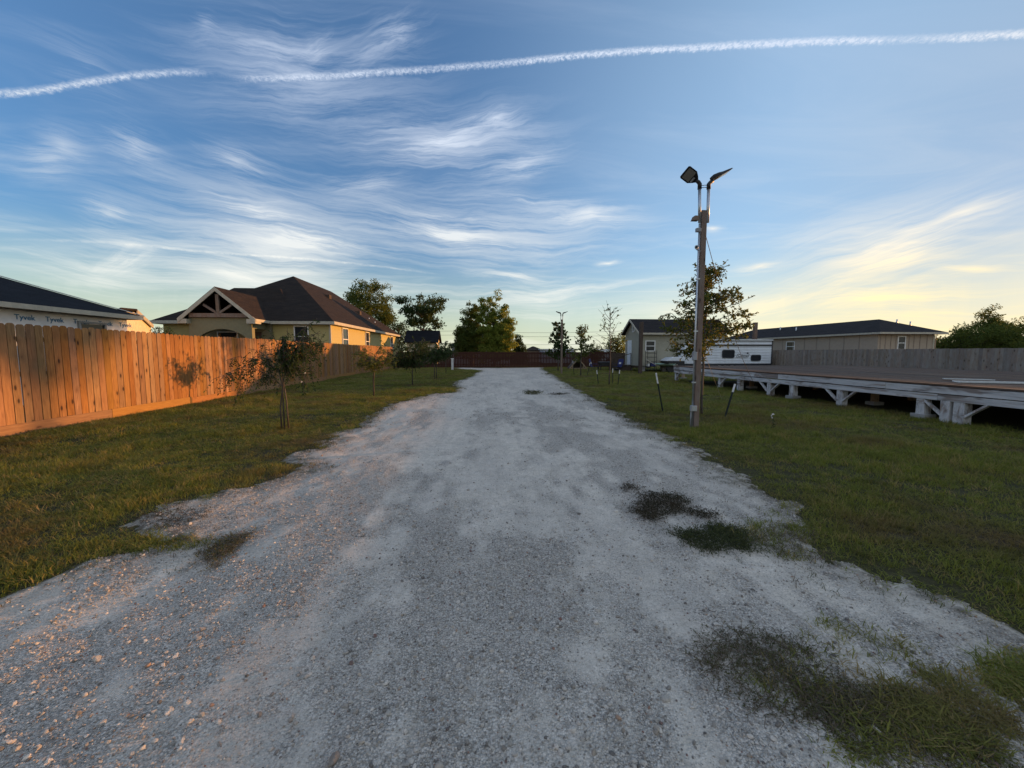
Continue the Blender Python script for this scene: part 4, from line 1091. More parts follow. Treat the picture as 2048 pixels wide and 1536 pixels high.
# low trailer beside the camper
tr = thing('utility_trailer', 'low white-topped trailer with black sides between camper and sage house', 'trailer', (14.7, 28.5, 0))
b = MB(); b.box(13.75, 27.6, .50, 15.0, 28.7, .86); b.build('side_panel', 'black_metal', tr, bevel=.03)
b = MB(); b.prism([(13.72, 27.88, .865), (15.32, 27.88, .865), (15.32, 27.88, .98), (14.9, 27.88, 1.17), (14.2, 27.88, 1.15), (13.9, 27.88, .98)], (0, 1.14, 0)); b.build('cover', 'camper_white', tr, bevel=.03)
b = MB()
for x in (14.1, 14.95): b.tube([(x, 27.86, .3), (x, 28.06, .3)], .3, 16)
b.build('wheel', 'black_metal', tr)

# ------------------------------------------------------------------ raised deck
DX0, DX1, DY0, DY1, DZ = 10.0, 19.2, 2.6, 19.45, 0.81
d = thing('raised_deck', 'long raised brown deck with worn white beams and posts on the right lawn', 'deck', (15, 12, 0))
pw = 0.14; planks = []
xx = DX0 - .03; i = 0
while xx < DX1:
    yy = DY0 - (2.4 if i % 2 else 0.0)
    while yy < DY1:
        a_ = max(yy, DY0 - .06); c_ = min(yy + 4.8, DY1 + .06)
        if c_ - a_ > .3: planks.append((xx, a_, c_))
        yy += 4.8
    xx += 0.1725; i += 1
print('PLANKS', len(planks))
cache = {}
for (x, a_, c_) in planks:
    L = round(c_ - a_, 2)
    if L not in cache:
        b = MB(); b.box(0, .002, -.036, .160, L - .002, 0); cache[L] = b.mesh('plank', 'deck_plank')
    part_at(cache[L], 'plank', d, (x, a_, DZ + rr.uniform(-.003, .003)))
def beam_row(z0, z1, xoff, cuts, nm):
    for a_, c_ in zip(cuts[:-1], cuts[1:]):
        b = MB(); b.box(-.02, .003, z0, .02, c_ - a_ - .003, z1); o = b.build(nm, 'whitewash_beam', None, bevel=.004); o.parent = d; o.location = Vector((DX0 + xoff, a_, rr.uniform(-.004, .004))) - d.location
beam_row(.605, .762, 0, [2.6, 5.4, 8.8, 12.3, 15.6, 17.6, 19.45], 'rim_beam')
beam_row(.448, .584, .016, [2.6, 4.6, 7.7, 10.6, 14.0, 16.6, 19.45], 'lower_beam')
for nm, (za, zb) in (('rim_beam', (.605, .762)), ('lower_beam', (.455, .602))):
    b = MB(); b.box(DX0 + .03, DY1 - .02, za, DX1, DY1 + .02, zb); b.build(nm, 'whitewash_beam', d)
for k in range(8):                                                        # joists crossing under the planks
    y_ = 3.2 + k * 2.2; b = MB(); b.box(DX0 + .05, y_, .50, DX1 - .1, y_ + .05, .755); b.build('joist', 'dark_timber', d)
for x_ in (13.4, 16.4, 19.0):
    b = MB(); b.box(x_ - .03, DY0, .30, x_ + .03, DY1, .495); b.build('girder', 'dark_timber', d)
PO = MB(); PO.box(-.075, -.075, 0, .075, .075, 1.0); po_me = PO.mesh('post', 'whitewash_post')
TO = MB(); TO.box(-.065, -.065, 0, .065, .065, 1.0); to_me = TO.mesh('inner_post', 'tan_timber')
def deckpost(px_, py_, block, braces, wdt=1.0, dbl=False):
    y_ = at_x(px_, py_, DX0 + .1).y; z0 = .1 if block else -.02; x_ = DX0 + .10
    part_at(po_me, 'post', d, (x_, y_, z0), (0, 0, 0), (wdt, wdt, .452 - z0))
    if dbl: part_at(po_me, 'post', d, (x_ - .01, y_ + .19 * wdt, -.02), (0, 0, 0), (wdt, wdt * .9, .472))
    if block:
        b = MB(); b.box(x_ - .15, y_ - .15, -.03, x_ + .15, y_ + .15, .10); b.build('footing', 'concrete', d, bevel=.01)
    for s_ in braces:
        oy = (.19 * wdt if dbl and s_ > 0 else 0)
        b = MB(); b.beam((x_ - .06, y_ + s_ * .08 + oy, .14), (x_ - .06, y_ + s_ * .46 + oy, .46), .04, .085, (1, 0, 0)); b.build('brace', 'whitewash_post', d)
deckpost(1922, 852, False, (-1, 1), 1.25, True)
deckpost(1845, 838, True, (), 1.15)
deckpost(1683, 811, False, (-1, 1), 1.15)
deckpost(1586, 797, True, (), 1.1)
deckpost(1541, 788, False, (-1, 1), 1.1)
deckpost(1480, 778, False, (), 1.1)
deckpost(1441, 771.5, False, (-1,), 1.0)
deckpost(1353, 759.5, False, (-1,), .9)
for (px_, py_) in ((1748, 818), (1503, 778), (1366, 764)):
    p_ = at_x(px_, py_, 11.3); part_at(to_me, 'inner_post', d, (p_.x, p_.y, 0), (0, 0, 0), (1, 1, .5)); b = MB(); b.box(p_.x - .16, p_.y - .13, -.02, p_.x + .16, p_.y + .13, .09); b.build('footing', 'concrete', d)
for x_ in (13.4, 16.4, 19.0):
    for y_ in (4, 7.5, 11, 14.5, 18.6): part_at(to_me, 'inner_post', d, (x_, y_, -.02), (0, 0, 0), (1, 1, .35))
# strips of metal trim left on the deck
def strip(label, x0, y0, x1, y1, w_, z, mat='galvanised'):
    a = Vector((x0, y0, z)); c = Vector((x1, y1, z)); dd = (c - a).normalized(); n_ = Vector((-dd.y, dd.x, 0)) * w_ / 2; u = Vector((0, 0, 1)); b = MB(); t_ = .003
    b.prism([a - n_, c - n_, c + n_, a + n_], u * t_); b.prism([a - n_, c - n_, c - n_ + dd.cross(u) * -.01, a - n_ + dd.cross(u) * -.01], u * .022); b.prism([a + n_, c + n_, c + n_ + dd.cross(u) * -.01, a + n_ + dd.cross(u) * -.01], u * .018)
    o = b.build('metal_trim', mat, None); tag(o, label, 'metal trim')
zt_ = DZ + .008
p1 = on_z(1888, 757, DZ + .05); p2 = on_z(1915, 761, DZ + .05)
strip('long galvanised gutter strip lying on the deck near its front edge', p2.x, p2.y, p2.x + 5.2, p2.y - 2.6, .20, zt_)
strip('short bent grey metal strip under the end of the gutter on the deck', p1.x, p1.y, p1.x + .62, p1.y - .5, .2, zt_ + .03)
strip('thin white metal strip lying behind the galvanised gutter on the deck', p2.x + .3, p2.y + .3, p2.x + 5.4, p2.y - 2.2, .07, zt_, 'white_metal')

# ------------------------------------------------------------------ lamp poles
def lamp_head(parent, base, a, bv, L, W, name='lamp_head'):
    """flat street-light head: a runs from the knuckle outwards, bv across; the lens is on the underside"""
    a = Vector(a).normalized(); bv = Vector(bv); bv = (bv - a * bv.dot(a)).normalized(); n = a.cross(bv).normalized()
    if n.z < 0: n = -n
    base = Vector(base)
    def P_(u, v, h): return base + a * u + bv * v + n * h
    b = MB(); st = [(0.0, .10, .05, .02), (.06, .30, .075, .012), (.14 * 1.0, .5, .07, 0), (L * .55, .5, .05, 0), (L * .93, .5, .028, 0), (L, .44, .016, 0)]
    k0 = []
    for u, wf, th, lo in st:
        k = len(b.v); hw = W * wf
        b.v += [tuple(P_(u, -hw, lo)), tuple(P_(u, hw, lo)), tuple(P_(u, hw * .96, lo + th * .6)), tuple(P_(u, hw * .6, lo + th)), tuple(P_(u, -hw * .6, lo + th)), tuple(P_(u, -hw * .96, lo + th * .6))]; k0.append(k)
    for p_, q_ in zip(k0[:-1], k0[1:]):
        for j in range(6): b.f.append((p_ + j, p_ + (j + 1) % 6, q_ + (j + 1) % 6, q_ + j)); b.m.append(0)
    b.f.append(tuple(k0[0] + j for j in range(6))); b.m.append(0); b.f.append(tuple(k0[-1] + j for j in reversed(range(6)))); b.m.append(0)
    hd = b.build(name, 'black_metal', parent, smooth=False)
    b = MB(); hw = W * .40
    b.prism([P_(L * .42, -hw, -.006), P_(L * .90, -hw, -.006), P_(L * .90, hw, -.006), P_(L * .42, hw, -.006)], n * .005); sub(b, 'lens', 'led_panel', hd)
    b = MB(); b.prism([P_(L * .26, -hw * .2, -.006), P_(L * .36, -hw * .2, -.006), P_(L * .36, hw * .8, -.006), P_(L * .26, hw * .8, -.006)], n * .005); sub(b, 'sensor', 'grey_plastic', hd)
    return hd

base = on_z(1388, 856); bx, by = base.x, base.y
lp = thing('lamp_pole', 'tall square timber lamp pole with two black lamp heads beside the drive', 'lamp pole', (bx, by, 0))
ztop = at_y(1406, 421, by).z
b = MB(); b.box(bx - .02, by - .03, -.05, bx + .082, by + .03, ztop); b.build('post', 'pole_timber', lp, bevel=.004)
cx_ = bx - .06
b = MB(); b.tube([(cx_, by - .02, 0), (cx_, by - .02, ztop - .25)], .017, 8); b.build('conduit', 'galvanised', lp, smooth=True)
b = MB(); b.tube([(cx_ - .035, by - .03, 0), (cx_ - .03, by - .03, at_y(1383, 818, by).z)], .012, 8); b.build('conduit', 'grey_plastic', lp, smooth=True)
def jbox(px_, py_, w_, h_, mat='grey_plastic', nm='junction_box', off=0.0):
    p_ = at_y(px_, py_, by); b = MB(); b.box(p_.x - w_ / 2, by - .085 + off, p_.z - h_ / 2, p_.x + w_ / 2, by - .02 + off, p_.z + h_ / 2); return b.build(nm, mat, lp, bevel=.006)
jbox(1384, 816, .12, .11, 'galvanised'); jbox(1386.5, 712, .075, .16); jbox(1393.5, 462, .09, .07)
p_ = at_y(1389, 440, by); b = MB(); b.prism([(p_.x - .08, by - .1, p_.z - .03), (p_.x + .04, by - .1, p_.z - .03), (p_.x + .04, by - .1, p_.z + .05), (p_.x - .045, by - .1, p_.z + .05)], (0, .1, 0)); b.build('sensor_bracket', 'pole_timber', lp)  # small wedge-shaped bracket of the sensor, in pole timber
p_ = at_y(1388, 498, by); b = MB(); b.tube([(p_.x - .03, by - .14, p_.z + .0), (p_.x + .03, by - .04, p_.z + .015)], .035, 12); cm = b.build('camera', 'pale_plastic', lp, smooth=False)
b = MB(); b.tube([(p_.x - .033, by - .146, p_.z - .001), (p_.x - .029, by - .138, p_.z + .0)], .024, 12); sub(b, 'camera_lens', 'black_metal', cm)
b = MB(); b.tube([(p_.x + .03, by - .04, p_.z - .02), (bx - .02, by - .02, p_.z - .05)], .01, 6); sub(b, 'bracket', 'grey_plastic', cm)
for pxm, pa, pb in ((1398, 446, 378), (1414, 446, 378)):
    a_ = at_y(pxm, pa, by); c_ = at_y(pxm + (0 if pxm < 1400 else 2), pb, by); b = MB(); b.tube([(a_.x, by - .02, a_.z), (c_.x, by - .02, c_.z)], .028, 10); b.build('lamp_pipe', 'galvanised', lp, smooth=True)
    b = MB(); s_ = -1 if pxm < 1400 else 1; b.tube([(c_.x, by - .02, c_.z - .01), (c_.x, by - .02, c_.z + .08), (c_.x + s_ * .03, by - .025, c_.z + .115), (c_.x + s_ * .08, by - .03, c_.z + .14)], [.038, .038, .036, .03], 10); b.build('knuckle', 'black_metal', lp, smooth=True)
    b = MB(); b.tube([(c_.x - s_ * .04, by - .02, c_.z + .02), (c_.x - s_ * .085, by - .02, c_.z + .02)], .007, 6); b.tube([(c_.x - s_ * .04, by - .02, c_.z + .06), (c_.x - s_ * .085, by - .02, c_.z + .06)], .007, 6); b.build('bolt', 'galvanised', lp)
    if s_ < 0: lamp_head(lp, (c_.x - .05, by - .03, c_.z + .12), (-.29, -.05, .15), (-.13, .2, -.19), .33, .24)
    else: lamp_head(lp, (c_.x + .05, by - .03, c_.z + .13), (.37, -.03, .21), (.06, .38, .02), .38, .25)
for z in (1.9, 2.9, .9):
    b = MB(); b.box(cx_ - .03, by - .04, z, bx - .018, by - .0, z + .025); b.build('pipe_strap', 'galvanised', lp)

base2 = on_z(1122.8, 747.5); qx, qy = base2.x, base2.y
lp2 = thing('lamp_pole', 'distant timber lamp pole with two lamp heads forming a V by the round-leaved tree', 'lamp pole', (qx, qy, 0))
zt2 = at_y(1124, 639, qy).z
b = MB(); b.box(qx - .06, qy - .05, -.05, qx + .06, qy + .05, zt2); b.build('post', 'pole_timber', lp2)
for s_ in (-1, 1):
    c_ = at_y(1123.6 + s_ * 1.9, 632, qy); b = MB(); b.tube([(c_.x, qy, zt2 - .1), (c_.x, qy, c_.z)], .025, 8); b.build('lamp_pipe', 'galvanised', lp2)
    b = MB(); b.tube([(c_.x, qy, c_.z - .02), (c_.x, qy, c_.z + .12), (c_.x + s_ * .04, qy, c_.z + .2)], .035, 8); b.build('knuckle', 'black_metal', lp2)
    lamp_head(lp2, (c_.x + s_ * .02, qy, c_.z + .14), (s_ * .33, 0, .17), (0, 1, 0), .36, .24)
p_ = on_z(1280, 747.5)
q = thing('timber_pole', 'dark square timber pole standing at the sage house corner', 'pole', (p_.x, p_.y, 0))
b = MB(); b.box(p_.x - .11, p_.y - .11, -.05, p_.x + .11, p_.y + .11, at_y(1280, 644, p_.y).z); b.build('post', 'dark_timber', q, bevel=.01)
q = thing('timber_pole', 'thick brown timber pole rising behind the camper roof', 'pole', (xof(1511, 33.5), 33.5, 0))
b = MB(); p_ = at_y(1511, 645, 33.5); b.box(p_.x - .14, 33.36, 0, p_.x + .14, 33.64, p_.z); b.build('post', 'pole_timber', q)
# guy wire from the near pole
a_ = at_y(1413, 470, by); c_ = Vector((9.6, 12.8, .3))
a_ = Vector((bx + .08, by, a_.z)); b = MB(); 
pts = [a_.lerp(c_, i / 12) - Vector((0, 0, 1)) * .35 * math.sin(PI * i / 12) for i in range(13)]
b.tube(pts, .006, 5); tag(b.build('overhead_cable', 'wire', None), 'thin dark cable slanting down from the near lamp pole', 'cable')

# ------------------------------------------------------------------ trees
def leaf_quads(C, D, size, aspect=0.5, r=rng, droop=0.0):
    """folded leaves at C; D gives a rough direction"""
    n = len(C); d = D + r.normal(0, .55, (n, 3)); d[:, 2] -= droop; d /= np.linalg.norm(d, axis=1)[:, None] + 1e-9
    u = r.normal(0, 1, (n, 3)); s = np.cross(d, u); s /= np.linalg.norm(s, axis=1)[:, None] + 1e-9
    L = size * r.uniform(.65, 1.3, n)[:, None]; w_ = L * aspect * .5
    V = np.stack([C, C + d * L * .5 + s * w_, C + d * L, C + d * L * .5 - s * w_], 1)
    return V.reshape(-1, 3)
def leaf_object(name, V, mat, parent):
    F = np.arange(len(V)).reshape(-1, 4); me = raw_mesh(name, V, F, mat)
    o = bpy.data.objects.new(name, me); COL.objects.link(o); o.parent = parent; o.location = -Vector(parent.location); return o
def wander(p, q, n, amp, r, sag=0.0):
    p = np.array(p, float); q = np.array(q, float); L = np.linalg.norm(q - p); out = []
    off = np.zeros(3)
    for i in range(n + 1):
        t = i / n
        out.append(p + (q - p) * t + off * math.sin(PI * min(1, t)) + np.array([0, 0, -sag * t * t * L]))
        off = off + r.normal(0, amp * L, 3)
    return out
def bough_tree(name, label, cat, base, trunks, boughs, twigs, leaf, size, mat, seed, group=None, aspect=.5, per=14, twig=(.12, .35), droop=.1, trunk_r=.03, clusters=None, flowers=None, pairs=False):
    """trunks and boughs are lists of world points; twigs grow off the boughs and carry the leaves"""
    r = np.random.default_rng(seed)
    t = thing(name, label, cat, (base[0], base[1], ground_z(base[0], base[1])), group)
    b = MB()
    for pts in trunks: b.tube(pts, list(np.linspace(trunk_r, trunk_r * .45, len(pts))), 7)
    b.build('trunk', 'bark', t, smooth=True)
    bb = MB(); C = []; D = []
    for pts in boughs:
        P_ = [np.array(p) for p in pts]; fine = []
        for a_, c_ in zip(P_[:-1], P_[1:]):
            m = max(2, int(np.linalg.norm(c_ - a_) / .06))
            for i in range(m): fine.append(a_ + (c_ - a_) * i / m + r.normal(0, .006, 3))
        fine.append(P_[-1]); bb.tube(fine[::2] + [fine[-1]], list(np.linspace(trunk_r * .42, .003, len(fine[::2]) + 1)), 5, cap=False)
        nt = max(2, int(twigs * len(fine) / 10))
        for _ in range(nt):
            i = int(len(fine) * r.uniform(.12, 1)) - 1; i = max(0, i); o = fine[i]; dd = fine[min(i + 1, len(fine) - 1)] - fine[max(0, i - 1)]; dd = dd / (np.linalg.norm(dd) + 1e-9)
            v = dd * .6 + r.normal(0, .7, 3); v[2] -= droop * 1.5; v /= np.linalg.norm(v); L = r.uniform(*twig)
            e = o + v * L + np.array([0, 0, -droop * L]); mid = o + v * L * .5
            bb.tube([o, mid, e], [.004, .003, .0015], 3, cap=False)
            k = r.integers(int(per * .6), per + 1); s_ = r.uniform(.15, 1, k)[:, None]
            if pairs: s_ = np.repeat(np.linspace(.12, 1, max(2, k // 2)), 2)[:, None]
            pos = o + (e - o) * s_; C.append(pos)
            if pairs:
                side = np.cross(v, [0, 0, 1.0]); side /= np.linalg.norm(side) + 1e-9; sg = np.where(np.arange(len(pos)) % 2 == 0, 1, -1)[:, None]
                D.append(side * sg * 1.3 + v * .5 + np.array([0, 0, -.2]))
            else: D.append(np.repeat(v[None], len(pos), 0) * .6)
    bb.build('branches', 'bark', t)
    if clusters is not None:
        for (c, rad, k) in clusters:
            p_ = r.normal(0, 1, (k, 3)); p_ /= np.linalg.norm(p_, axis=1)[:, None]; p_ = np.array(c) + p_ * (r.random((k, 1)) ** .5) * np.array(rad); C.append(p_); D.append(np.zeros((k, 3)))
    C = np.concatenate(C); D = np.concatenate(D)
    leaf_object('foliage', leaf_quads(C, D, size, aspect, r, droop), mat, t)
    if flowers:
        b = MB()
        for p_ in flowers:
            for _ in range(5):
                q_ = Vector(p_) + Vector(r.normal(0, .012, 3)); b.tube([q_, q_ + Vector((0, 0, .018))], [.012, .005], 5)
        b.build('blossom', 'pink_flower' if name == 'flowering_shrub' else 'flower', t)
    return t
def pxp(pts, y, r, depth=.35):
    out = []; dy = 0
    for i, (a_, c_) in enumerate(pts):
        if i: dy += r.normal(0, depth * .5)
        out.append(np.array(at_y(a_, c_, y + dy)))
    return out

r1 = np.random.default_rng(5); Yl = 7.86
tr_ = [pxp(p, Yl, r1, .02) for p in ([(569, 853), (566, 800), (566, 768), (564, 735)], [(577, 851), (573, 802), (567, 762), (573, 725)], [(563, 852), (561, 815), (565, 775), (556, 735)])]
for p in tr_: p[0][2] = ground_z(p[0][0], p[0][1]) - .02
paths = [[(564, 772), (545, 752), (520, 742), (495, 733), (475, 735), (455, 748), (428, 757)], [(486, 735), (481, 752), (480, 775), (472, 800)], [(462, 744), (457, 764), (451, 780)],
         [(508, 738), (503, 750), (498, 757)], [(545, 752), (525, 756), (510, 768)], [(530, 744), (515, 732), (505, 722)], [(562, 748), (545, 722), (520, 702), (497, 697)], [(556, 740), (530, 725), (500, 716), (478, 713), (452, 721)], [(545, 722), (515, 712), (492, 722)],
         [(566, 740), (590, 722), (615, 706), (635, 712), (645, 733)], [(563, 725), (580, 690), (595, 668), (618, 648), (636, 637)], [(560, 728), (556, 690), (545, 665), (538, 650)], [(570, 730), (600, 700), (630, 690), (655, 680)],
         [(565, 735), (590, 740), (612, 735), (628, 745)], [(565, 720), (572, 680), (575, 655)], [(575, 715), (610, 680), (640, 662)], [(572, 738), (598, 728), (606, 752), (604, 770)], [(560, 740), (540, 735), (530, 700), (528, 680)]]
for k in range(14):
    a = r1.uniform(-.9, 1.3); paths.append([(565, 735), (575 + 14 * a, 712), (585 + 34 * a + r1.uniform(-12, 12), 700 - r1.uniform(0, 35)), (592 + 48 * a + r1.uniform(-15, 15), 712 - r1.uniform(-30, 50))])
boughs = [pxp(p, Yl, r1, .22) for p in paths]
bough_tree('ornamental_tree', 'young multi-stemmed tree with drooping feathery sprays nearest on the left lawn', 'tree', (on_z(570, 852).x, Yl), tr_, boughs, 11, None, .052, 'leaf_dark', 21, 'young trees on the left lawn',
           .42, 15, (.10, .26), .55, .017, flowers=[at_y(609, 746, Yl + .1), at_y(603, 765, Yl + .1)], pairs=True)

def auto_boughs(r, base, z0, z1, spread, n, up=.5, profile=None):
    """limbs leaving a leader between z0 and z1; profile(t) gives their length from bottom to top"""
    out = []
    for i in range(n):
        t = (i + r.uniform(0, .9)) / n; z = z0 + (z1 - z0) * t; a = r.uniform(0, 2 * PI); L = spread * (profile(t) if profile else 1 - t * .75) * r.uniform(.65, 1.1)
        p = np.array([base[0], base[1], z]); q = p + np.array([math.cos(a) * L, math.sin(a) * L, L * up * r.uniform(.5, 1.3)])
        out.append(wander(p, q, 4, .05, r))
    return out
def lawn_tree(label, pxb, pyb, pytop, half_px, forks, seed, mat, name='ornamental_tree', size=.05, n=26, per=14, cat='tree', flowers=None, low=.45, group='young trees on the left lawn', lean=0.0, pairs=False):
    p = on_z(pxb, pyb); y = p.y; x = p.x; zt = at_y(pxb, pytop, y).z; half = half_px / FPX * y; r = np.random.default_rng(seed)
    tr = []; z0 = zt * low
    for k in range(forks):
        a = 2 * PI * k / forks + r.uniform(0, 1); o = .05 if forks > 1 else 0
        tr.append([np.array([x + o * math.cos(a), y + o * math.sin(a), ground_z(x, y) - .02]), np.array([x + o * 1.3 * math.cos(a), y + o * math.sin(a), z0 * .6]), np.array([x + lean * .5 + .06 * math.cos(a) * forks, y + .05, z0]), np.array([x + lean + .12 * math.cos(a) * forks, y, z0 + (zt - z0) * .5])])
    B = []
    for k in range(n):
        a = r.uniform(0, 2 * PI); e = r.uniform(-.25, 1); h0 = z0 * r.uniform(.9, 1.25)
        q = np.array([x + lean + half * math.cos(a) * r.uniform(.55, 1.0) * (1 - .35 * max(0, e)), y + half * math.sin(a) * r.uniform(.4, .9), z0 + (zt - z0) * (.32 + .62 * e)])
        B.append(wander([x + lean * .6, y, h0], q, 5, .06, r, .04))
    return bough_tree(name, label, cat, (x, y), tr, B, 13, None, size, mat, seed, group, .5, per, (.10, .30), .25, .028, flowers=[at_y(a_, c_, y - .2) for a_, c_ in flowers] if flowers else None, pairs=pairs)
lawn_tree('thin pale-trunked young tree by the left drive edge, second from the camera', 748, 795, 686, 56, 1, 31, 'leaf_mid', size=.06, n=20, per=11, low=.55, pairs=True)
lawn_tree('round-crowned pink-flowering shrub tree, third along the left drive edge', 825, 771, 672, 58, 1, 32, 'leaf_dark', 'flowering_shrub', .065, 44, 14, 'shrub', [(805, 705), (838, 695), (780, 698)], .42)
lawn_tree('double-stemmed leafy young tree before the far end of the orange fence', 871, 757, 676, 44, 2, 33, 'leaf_dark', size=.075, n=28, low=.46)
lawn_tree('dark slim young tree farthest along the left lawn', 892, 747, 680, 28, 1, 34, 'leaf_dark', size=.08, n=21, low=.5)

# oak behind the near lamp pole
def leader_tree(name, label, pxb, pyb, pytop, half_px, seed, mat, size, n, per, low, up=.35, twigs=5, trunk_r=.035, group=None, depth=None, profile=None, aspect=.6, twig=(.10, .25)):
    p = on_z(pxb, pyb) if depth is None else at_y(pxb, pyb, depth); y = p.y; x = p.x; zt = at_y(pxb, pytop, y).z; half = half_px / FPX * y; r = np.random.default_rng(seed)
    tk = wander([x, y, ground_z(x, y) - .02], [x + (at_y(pxb, pytop, y).x - x) * .3, y, zt], 9, .006, r)
    B = auto_boughs(r, (x, y), zt * low, zt * .97, half, n, up, profile)
    return bough_tree(name, label, 'tree', (x, y), [tk], B, twigs, None, size, mat, seed, group, aspect, per, twig, .05, trunk_r)
leader_tree('oak_tree', 'young oak with yellowing leaves right behind the near lamp pole', 1403, 829, 530, 96, 41, 'leaf_oak', .055, 60, 15, .37, .30, 12.0, .030, 'young trees on the right lawn', profile=lambda t: .35 + .75 * math.sin(PI * min(1, t * 1.0 + .12)) * (1 - .45 * t))
leader_tree('sapling', 'thin open sapling staked between three steel posts on the right lawn', 1218, 770.5, 614, 42, 42, 'leaf_oak', .085, 22, 4, .42, .9, 2.6, .03, 'young trees on the right lawn', profile=lambda t: 1 - .5 * t, aspect=.7)
leader_tree('young_tree', 'dark bushy young tree between the doghouse and blue chairs', 1161.5, 751.5, 652, 27, 43, 'leaf_oak', .11, 32, 8, .28, .5, 10, .04, 'young trees on the right lawn', profile=lambda t: 1 - .6 * t)
leader_tree('round_leaved_tree', 'dark round-leaved tree behind the distant lamp pole', 1116, 742, 645, 28, 44, 'leaf_dark', .17, 34, 7, .25, .35, 8, .05, 'young trees on the right lawn', profile=lambda t: 1 - .7 * t, aspect=.85, twig=(.15, .35))

# ------------------------------------------------------------------ big trees beyond the fences
def crown_tree(name, label, x, y, z_lo, z_hi, rx, seed, mat, n_cl, per, size, clr, shape='round', mat2=None, group=None, gap=0.0, trunk_r=.2, droop=0.2, aspect=.5):
    r = np.random.default_rng(seed); t = thing(name, label, 'tree', (x, y, 0), group)
    zc = (z_lo + z_hi) / 2; rz = (z_hi - z_lo) / 2; Cc = []
    while len(Cc) < n_cl:
        p = r.uniform(-1, 1, 3)
        if isinstance(shape, list):
            dx, rr_, zt_l = shape[r.integers(0, len(shape))]; h = (p[2] + 1) / 2
            if math.hypot(p[0], p[1]) < math.sin(PI * min(1, h * .74 + .22)) ** .55: Cc.append(np.array([x + dx + p[0] * rr_, y + p[1] * rr_, z_lo + (zt_l - z_lo) * h]))
            continue
        if shape == 'round': ok = p @ p < 1 and (p @ p > .25 or r.random() < .4)
        elif shape == 'cone': h = (p[2] + 1) / 2; ok = math.hypot(p[0], p[1]) < (1 - h) ** .8 * 1.0 + .04
        elif shape == 'egg': h = (p[2] + 1) / 2; ok = math.hypot(p[0], p[1]) < (math.sin(PI * min(1, h * .80 + .16)) ** .7)
        elif shape == 'umbrella': h = (p[2] + 1) / 2; ok = math.hypot(p[0], p[1]) < .35 + .65 * h and abs(((h * 3.2 + .35 * math.hypot(p[0], p[1])) % 1) - .5) < .28
        else: ok = True
        if ok: Cc.append(np.array([x + p[0] * rx, y + p[1] * rx * .9, zc + p[2] * rz]))
    Cc = np.array(Cc)
    # outline made uneven: clusters of different size, some pushed out
    push = r.random(n_cl) < .16; Cc[push] += (Cc[push] - np.array([x, y, zc])) * r.uniform(.08, .22, (push.sum(), 1))
    b = MB(); top = (x + r.normal(0, .1 * rx), y, z_lo + (z_hi - z_lo) * .55)
    b.tube([(x, y, -.1), (x + r.normal(0, .05), y, z_lo * .6), (x, y, max(z_lo, .6)), top], [trunk_r, trunk_r * .8, trunk_r * .6, trunk_r * .25], 8); b.build('trunk', 'bark', t, smooth=True)
    b = MB()
    for i in r.choice(n_cl, min(n_cl, 42), replace=False):
        c = Cc[i]; s0 = np.array([x, y, max(z_lo * .8, min(c[2] - .35 * rx, z_lo + (z_hi - z_lo) * .5))]); pts = wander(s0, c, 4, .05, r); b.tube(pts, list(np.linspace(trunk_r * .35, .012, 5)), 4, cap=False)
    b.build('branches', 'bark', t)
    rad = clr * r.uniform(.6, 1.35, n_cl)
    off = r.normal(0, 1, (n_cl, per, 3)); off /= np.linalg.norm(off, axis=2)[:, :, None] + 1e-9; off *= (r.random((n_cl, per, 1)) ** .45) * rad[:, None, None] * np.array([1, 1, .7])
    L = (Cc[:, None, :] + off); D = off / (np.linalg.norm(off, axis=2)[:, :, None] + 1e-9)
    if mat2 is None:
        leaf_object('crown', leaf_quads(L.reshape(-1, 3), D.reshape(-1, 3) * .6, size, aspect, r, droop), mat, t)
    else:
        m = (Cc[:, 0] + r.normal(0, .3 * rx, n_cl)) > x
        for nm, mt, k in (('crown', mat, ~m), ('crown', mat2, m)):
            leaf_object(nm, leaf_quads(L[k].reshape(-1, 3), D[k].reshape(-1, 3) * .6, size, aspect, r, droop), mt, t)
    return t
G1 = 'large trees beyond the fences'
crown_tree('shade_tree', 'big green tree rising behind the yellow house roof', xof(742, 58), 58, 3.5, 11.6, 3.3, 51, 'leaf_mid', 210, 80, .28, .75, 'round', None, G1)
crown_tree('shade_tree', 'lower dark tree filling the gap right of the yellow house', xof(798, 56), 56, 1.2, 6.2, 2.2, 52, 'leaf_dark', 70, 50, .26, .7, 'round', None, G1)
crown_tree('spreading_tree', 'open umbrella-shaped tree over the dark outbuilding roof', xof(849, 52), 52, 3.4, 8.4, 3.5, 53, 'leaf_dark', 95, 80, .28, .62, 'umbrella', None, G1, droop=.7)
wl = lambda lobes, px0, y_: [(xof(px_, y_) - xof(px0, y_), w_ / FPX * y_, at_y(px_, py_, y_).z) for px_, w_, py_ in lobes]
crown_tree('willow_tree', 'dark green left-hand half of the tall willow pair', xof(944, 42.6), 42.6, 1.5, 7.25, 1.75, 54, 'leaf_mid', 300, 80, .19, .36, wl([(932, 18, 634), (939, 18, 602), (949, 17, 606), (925, 12, 655)], 944, 42.6), None, G1, droop=.9)
crown_tree('willow_tree', 'golden green taller right-hand tree of the willow pair', xof(987, 41.6), 41.6, .9, 8.0, 1.95, 55, 'leaf_gold', 440, 80, .19, .36, wl([(966, 11, 598), (980, 16, 584), (994, 16, 590), (1005, 15, 600), (1015, 12, 618), (986, 20, 628), (1002, 18, 628)], 987, 41.6), 'leaf_gold', G1, droop=.9)
crown_tree('conifer', 'small dark cone-shaped evergreen beyond the red fence', xof(1038, 48), 48, .4, 4.35, 1.05, 56, 'leaf_dark', 170, 50, .16, .28, 'cone', None, G1)
